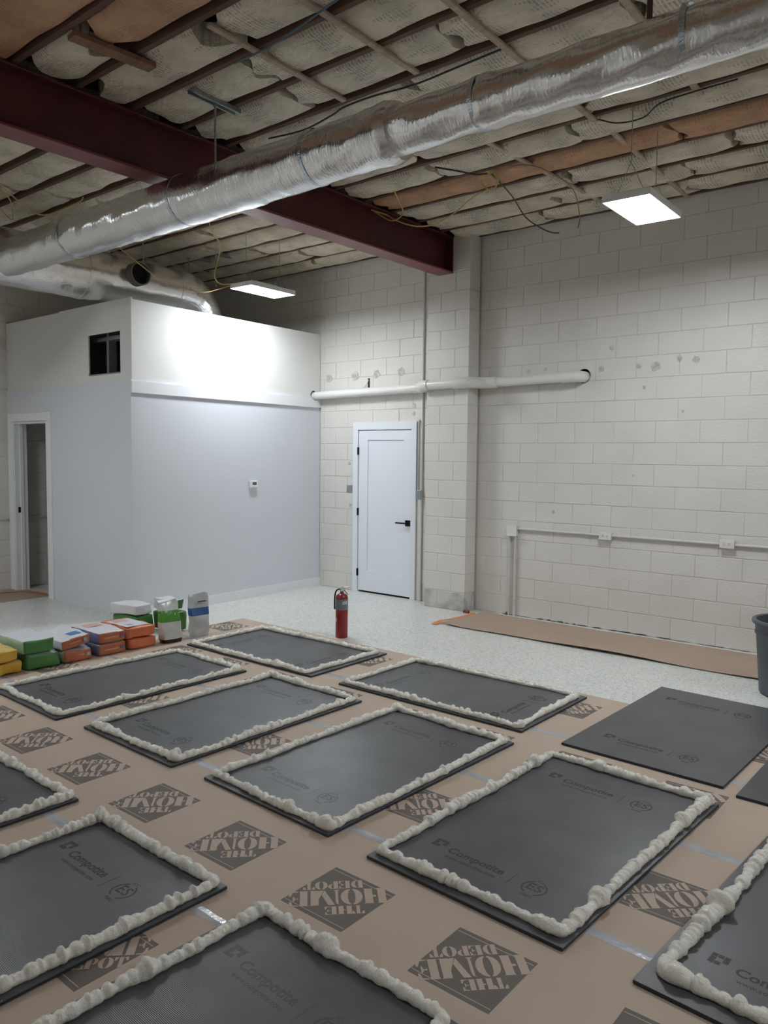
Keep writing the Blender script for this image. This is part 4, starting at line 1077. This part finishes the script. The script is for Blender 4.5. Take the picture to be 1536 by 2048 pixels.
e = bag(3.235, 0.002, 5, [m_sage, m_or, m_greyprint], 'lower brown-orange bag beneath the tilted white-topped bag', ly=0.25, h=0.10)
end_print(e, .46, -0.02, 0.05, .045, .06, m_orprint); end_print(e, .46, 0.07, 0.10, .035, .065, m_greyprint, 'end_logo')
e = bag(3.225, 0.121, 6, [m_whiteb, m_or, m_whiteb], 'tilted white-topped bag with brown-orange end', ly=0.25, h=0.085, ry=0.13)
end_print(e, .46, -0.06, 0.04, .04, .05, m_orprint); end_print(e, .46, 0.06, 0.09, .03, .06, m_greyprint, 'end_logo')
print_top(e, 0.06, 0.16, 0.0, 0.09, 0.0845, m_blu, 'blue_logo')
e = bag(3.545, 0.002, 7, [m_pur, m_or, m_greyprint], 'lower orange-ended bag with purple side', ly=0.25, h=0.098)
end_print(e, .46, -0.08, 0.05, .04, .055, m_orprint); end_print(e, .46, 0.07, 0.10, .035, .065, m_pur, 'end_logo')
e = bag(3.545, 0.101, 8, [m_pur, m_or, m_whiteb], 'upper orange-ended bag with purple side and white top', ly=0.25, h=0.095)
end_print(e, .46, -0.08, 0.05, .04, .055, m_orprint); end_print(e, .46, 0.07, 0.10, .035, .065, m_pur, 'end_logo')
print_top(e, -0.18, -0.06, -0.07, 0.09, 0.0945, m_pinkprint)
bag(3.835, 0.002, 9, [m_orb, m_orb, m_orb], 'lower bright orange bag without white panel', ly=0.275, h=0.092, dent=0.009)
e = bag(3.825, 0.095, 10, [m_orb, m_orb, m_orb], 'upper bright orange bag with a white printed panel', ly=0.27, h=0.098)
print_top(e, -0.16, 0.17, -0.11, 0.11, 0.0975, m_whiteb); print_top(e, -0.14, -0.04, -0.08, 0.05, 0.0995, m_pinkprint, 'pink_print'); print_top(e, 0.06, 0.12, -0.06, -0.01, 0.0995, m_greyprint, 'grey_print')
# upright, half-used bags
def upright(x, y, rz, w_, d_, h, seed, label, levels, pinch=0.35, lean=(0, 0)):
    """standing sack: levels = [(z0,z1,material)], flattened towards the open top"""
    e = empty('grout_bag', (x, y, 0.0015), rz); tag(e, label, 'bag')
    r = random.Random(seed); n = 36; nz = 22
    ks = [(r.uniform(8, 40), r.randint(1, 6), r.uniform(0, 6.28)) for _ in range(10)]
    rings = []
    for k in range(nz+1):
        t = k/nz; z = h*t
        flat = 1-(1-pinch*0.3)*max(0, (t-0.35)/0.65)**1.3
        wd = w_*(1+0.10*max(0, (t-0.6)/0.4)); dp = d_*max(0.06, flat)
        if t < 0.06: wd *= 0.93; dp *= 0.9
        ring = []
        for j in range(n):
            a = 2*math.pi*j/n; cx, sy = math.cos(a), math.sin(a)
            px = math.copysign(abs(cx)**0.5, cx)*dp/2; py = math.copysign(abs(sy)**0.5, sy)*wd/2
            dd = 1+0.085*sum(math.sin(f*z+m_*a+q) for f, m_, q in ks)/2.5
            ring.append((px*dd+lean[0]*t*t, py*(0.5+0.5*dd)+lean[1]*t*t, z+(0.012*math.sin(3*a+seed) if k == nz else 0)))
        rings.append(ring)
    for (z0, z1, m, nm) in levels:
        k0, k1 = int(round(z0*nz)), int(round(z1*nz)); mb = MB(); vs = [v for ring in rings[k0:k1+1] for v in ring]; fs = []
        for i in range(k1-k0):
            for j in range(n): fs.append((i*n+j, i*n+(j+1) % n, (i+1)*n+(j+1) % n, (i+1)*n+j))
        if k0 == 0: fs.append(tuple(range(n-1, -1, -1)))
        if k1 == nz: fs.append(tuple((k1-k0)*n+j for j in range(n)))
        mb.add(vs, fs).build(nm, m, e, True)
    return e
m_clear = bagmat('pale_plastic_bag', (0.66, 0.66, 0.65), 0.2, 0.15); m_gloss = bagmat('glossy_green_bag', (0.10, 0.36, 0.04), 0.15, 0.3)
m_greybag = bagmat('silver_grey_bag', (0.55, 0.57, 0.57), 0.25, 0.08); m_blkb = bagmat('black_bag', (0.02, 0.02, 0.02)); m_blueband = bagmat('blue_band', (0.03, 0.12, 0.33), 0.25, .1)
e = upright(-5.85, 4.125, -0.15, 0.185, 0.115, 0.37, 31, 'upright opened bag with glossy green middle and pale label', [(0, .08, m_blkb, 'black_foot'), (.08, .50, m_clear, 'pale_label'), (.50, .77, m_gloss, 'green_band'), (.77, 1, m_clear, 'crumpled_top')], lean=(-0.03, -0.02))
e2 = upright(-5.87, 4.455, -0.15, 0.185, 0.11, 0.385, 32, 'upright silver bag with a blue band near the partition', [(0, .52, m_greybag, 'lower_body'), (.52, .70, m_blueband, 'blue_band'), (.70, 1, m_greybag, 'folded_top')], lean=(-0.02, 0.0))
MB().box(0.036, 0.040, -0.03, 0.05, 0.318, 0.328).build('black_lettering_bar', M_blkb if False else m_blkb, e2)
for k, (z0, h_) in enumerate(((0.12, .004), (0.135, .004))): pass
bag(4.195, 0.002, 43, [m_green, m_green, m_green], 'green bag on the floor behind the orange bags', lx=0.34, ly=0.19, h=0.165, rz=0.15, front=-6.34)
bag(4.185, 0.170, 41, [m_whiteb, m_whiteb, m_whiteb], 'white bag lying behind the orange bags, nearer the left', lx=0.34, ly=0.20, h=0.10, rz=0.2, front=-6.34)
bag(4.420, 0.002, 44, [m_green, m_green, m_green], 'glossy dark green bag behind the opened upright bag', lx=0.28, ly=0.17, h=0.19, rz=0.1, front=-6.12)
bag(4.405, 0.200, 42, [m_whiteb, m_green, m_whiteb], 'white and green bag lying on top behind the opened bag', lx=0.28, ly=0.16, h=0.105, rz=-0.1, front=-6.15)

# ================================================================== BIN
bn = empty('trash_bin', (-1.215, 6.125, 0.0)); tag(bn, 'round grey plastic bin at the right edge beside the paper strip', 'bin')
MB().lathe([(0.205, 0.0), (0.222, 0.012), (0.258, 0.44), (0.262, 0.445), (0.268, 0.52), (0.258, 0.52), (0.248, 0.44), (0.212, 0.02), (0.0005, 0.02)], 48, cap=False).build('body', M_can, bn, True)
MB().lathe([(0.266, 0.505), (0.284, 0.510), (0.290, 0.522), (0.286, 0.536), (0.272, 0.542), (0.258, 0.536), (0.256, 0.515)], 48, cap=False).build('rim', M_can, bn, True)
MB().lathe([(0.2585, 0.43), (0.266, 0.434), (0.266, 0.45), (0.2605, 0.456)], 48, cap=False).build('band', M_can, bn, True)
MB().lathe([(0.207, 0.0), (0.0005, 0.0)], 48, cap=False).build('base', M_can, bn)

# ================================================================== CABLES UNDER THE CEILING
def cable(pts, rad, m, label, name='cable', closed=False):
    return tag(MB().tube(spline(pts, 8), rad, 6).build(name, m, None, True), label, 'cable')
cable([(-6.859, 3.171, 3.95), (-6.94, 3.315, 3.90), (-7.085, 3.541, 3.86), (-7.073, 3.675, 3.85), (-6.831, 3.736, 3.88), (-6.695, 3.805, 3.93), (-6.74, 3.86, 3.99)], 0.006, M_yel, 'yellow cable drooping over the left end of the long duct')
cable([(-6.859, 3.10, 3.95), (-7.031, 3.327, 3.90), (-7.255, 3.463, 3.85), (-7.50, 3.560, 3.86), (-7.45, 3.42, 3.94)], 0.006, M_yel, 'yellow cable loop hanging at the far left of the ceiling')
cable([(-6.35, 4.95, 4.00), (-6.38, 5.03, 3.89), (-6.477, 5.205, 3.809), (-6.604, 5.281, 3.693), (-6.60, 5.23, 3.52), (-6.62, 5.33, 3.46), (-6.51, 5.43, 3.468)], 0.006, M_yel, 'yellow cable dropping to the LED panel over the partition')
cable([(-7.0, 4.256, 3.76), (-6.87, 4.55, 3.53), (-6.85, 4.80, 3.42), (-6.62, 5.05, 3.33), (-6.63, 5.30, 3.40), (-6.50, 5.44, 3.468)], 0.005, M_yel, 'thin yellow cable slung across the round duct collar')
cable([(-4.92, 5.75, 4.00), (-4.85, 5.9, 3.975), (-4.75, 5.9, 3.911), (-4.511, 5.9, 3.814), (-4.283, 5.9, 3.792), (-4.065, 5.9, 3.854), (-3.882, 5.9, 3.948), (-3.65, 5.85, 3.975)], 0.006, M_yel, 'yellow cable hanging in a long droop beside the red beam')
cable([(-4.40, 5.45, 3.99), (-4.52, 5.68, 3.97), (-4.617, 5.85, 3.95), (-4.669, 5.85, 3.90), (-4.771, 5.85, 3.90), (-4.93, 5.80, 4.00)], 0.006, M_yel, 'short yellow cable loop above the red beam')
co = []
for i in range(3*20+1):
    a = 2*math.pi*i/20; rr = 0.075+0.006*math.sin(a*0.37); co.append((-3.55+rr*math.cos(a)*1.0+0.004*math.sin(a/3), 5.64+rr*math.sin(a)*0.5+0.01*i/60, 3.955-0.075*math.sin(a)*0.8-0.004*math.cos(a*0.5)))
tag(MB().tube(co, 0.005, 6).build('cable', M_yel, None, True), 'coil of yellow cable tied up below the brown insulation', 'cable')
cable([(-3.50, 5.60, 3.98), (-3.60, 6.0, 3.985), (-3.655, 6.25, 3.96), (-3.584, 6.3, 3.827), (-3.456, 6.3, 3.722), (-3.332, 6.3, 3.649), (-3.246, 6.3, 3.626)], 0.006, mat('brown_cable', (0.12, 0.08, 0.05), 0.5), 'dark brown cable end dangling in front of the block wall')
cable([(-3.35, 5.55, 3.98), (-3.18, 5.60, 3.985), (-3.09, 5.85, 3.97), (-3.10, 6.25, 3.95), (-3.107, 6.4, 3.777), (-3.118, 6.4, 3.673)], 0.005, mat('ochre_cable', (0.30, 0.22, 0.12), 0.5), 'ochre cable end hanging left of the square LED panel')
cable([(-3.765, 5.175, 3.975), (-3.654, 5.329, 3.965), (-3.585, 5.479, 3.965), (-3.52, 5.558, 3.98)], 0.007, M_blk, 'short black cable running into the yellow coil')
cable([(-4.45, 4.03, 4.005), (-4.102, 4.045, 3.985), (-3.8, 4.02, 4.0), (-3.636, 3.965, 3.992), (-3.393, 3.985, 4.004), (-3.08, 4.0, 3.99), (-2.75, 4.01, 4.006), (-2.45, 4.004, 4.012)], 0.006, M_blk, 'black cable stapled along a joist above the long duct')
cable([(-3.75, 3.12, 3.985), (-3.504, 3.101, 3.965), (-3.175, 3.065, 3.965), (-2.81, 3.026, 3.985), (-2.4, 3.0, 3.985)], 0.006, M_blue, 'thin blue wire crossing the furring strips')
cable([(-2.39, 5.156, 3.985), (-2.28, 5.24, 3.96), (-2.108, 5.25, 3.955), (-1.962, 5.156, 3.975), (-1.75, 5.17, 3.995), (-1.5, 5.20, 4.01)], 0.005, M_blk, 'black cable drooping above the square LED panel')
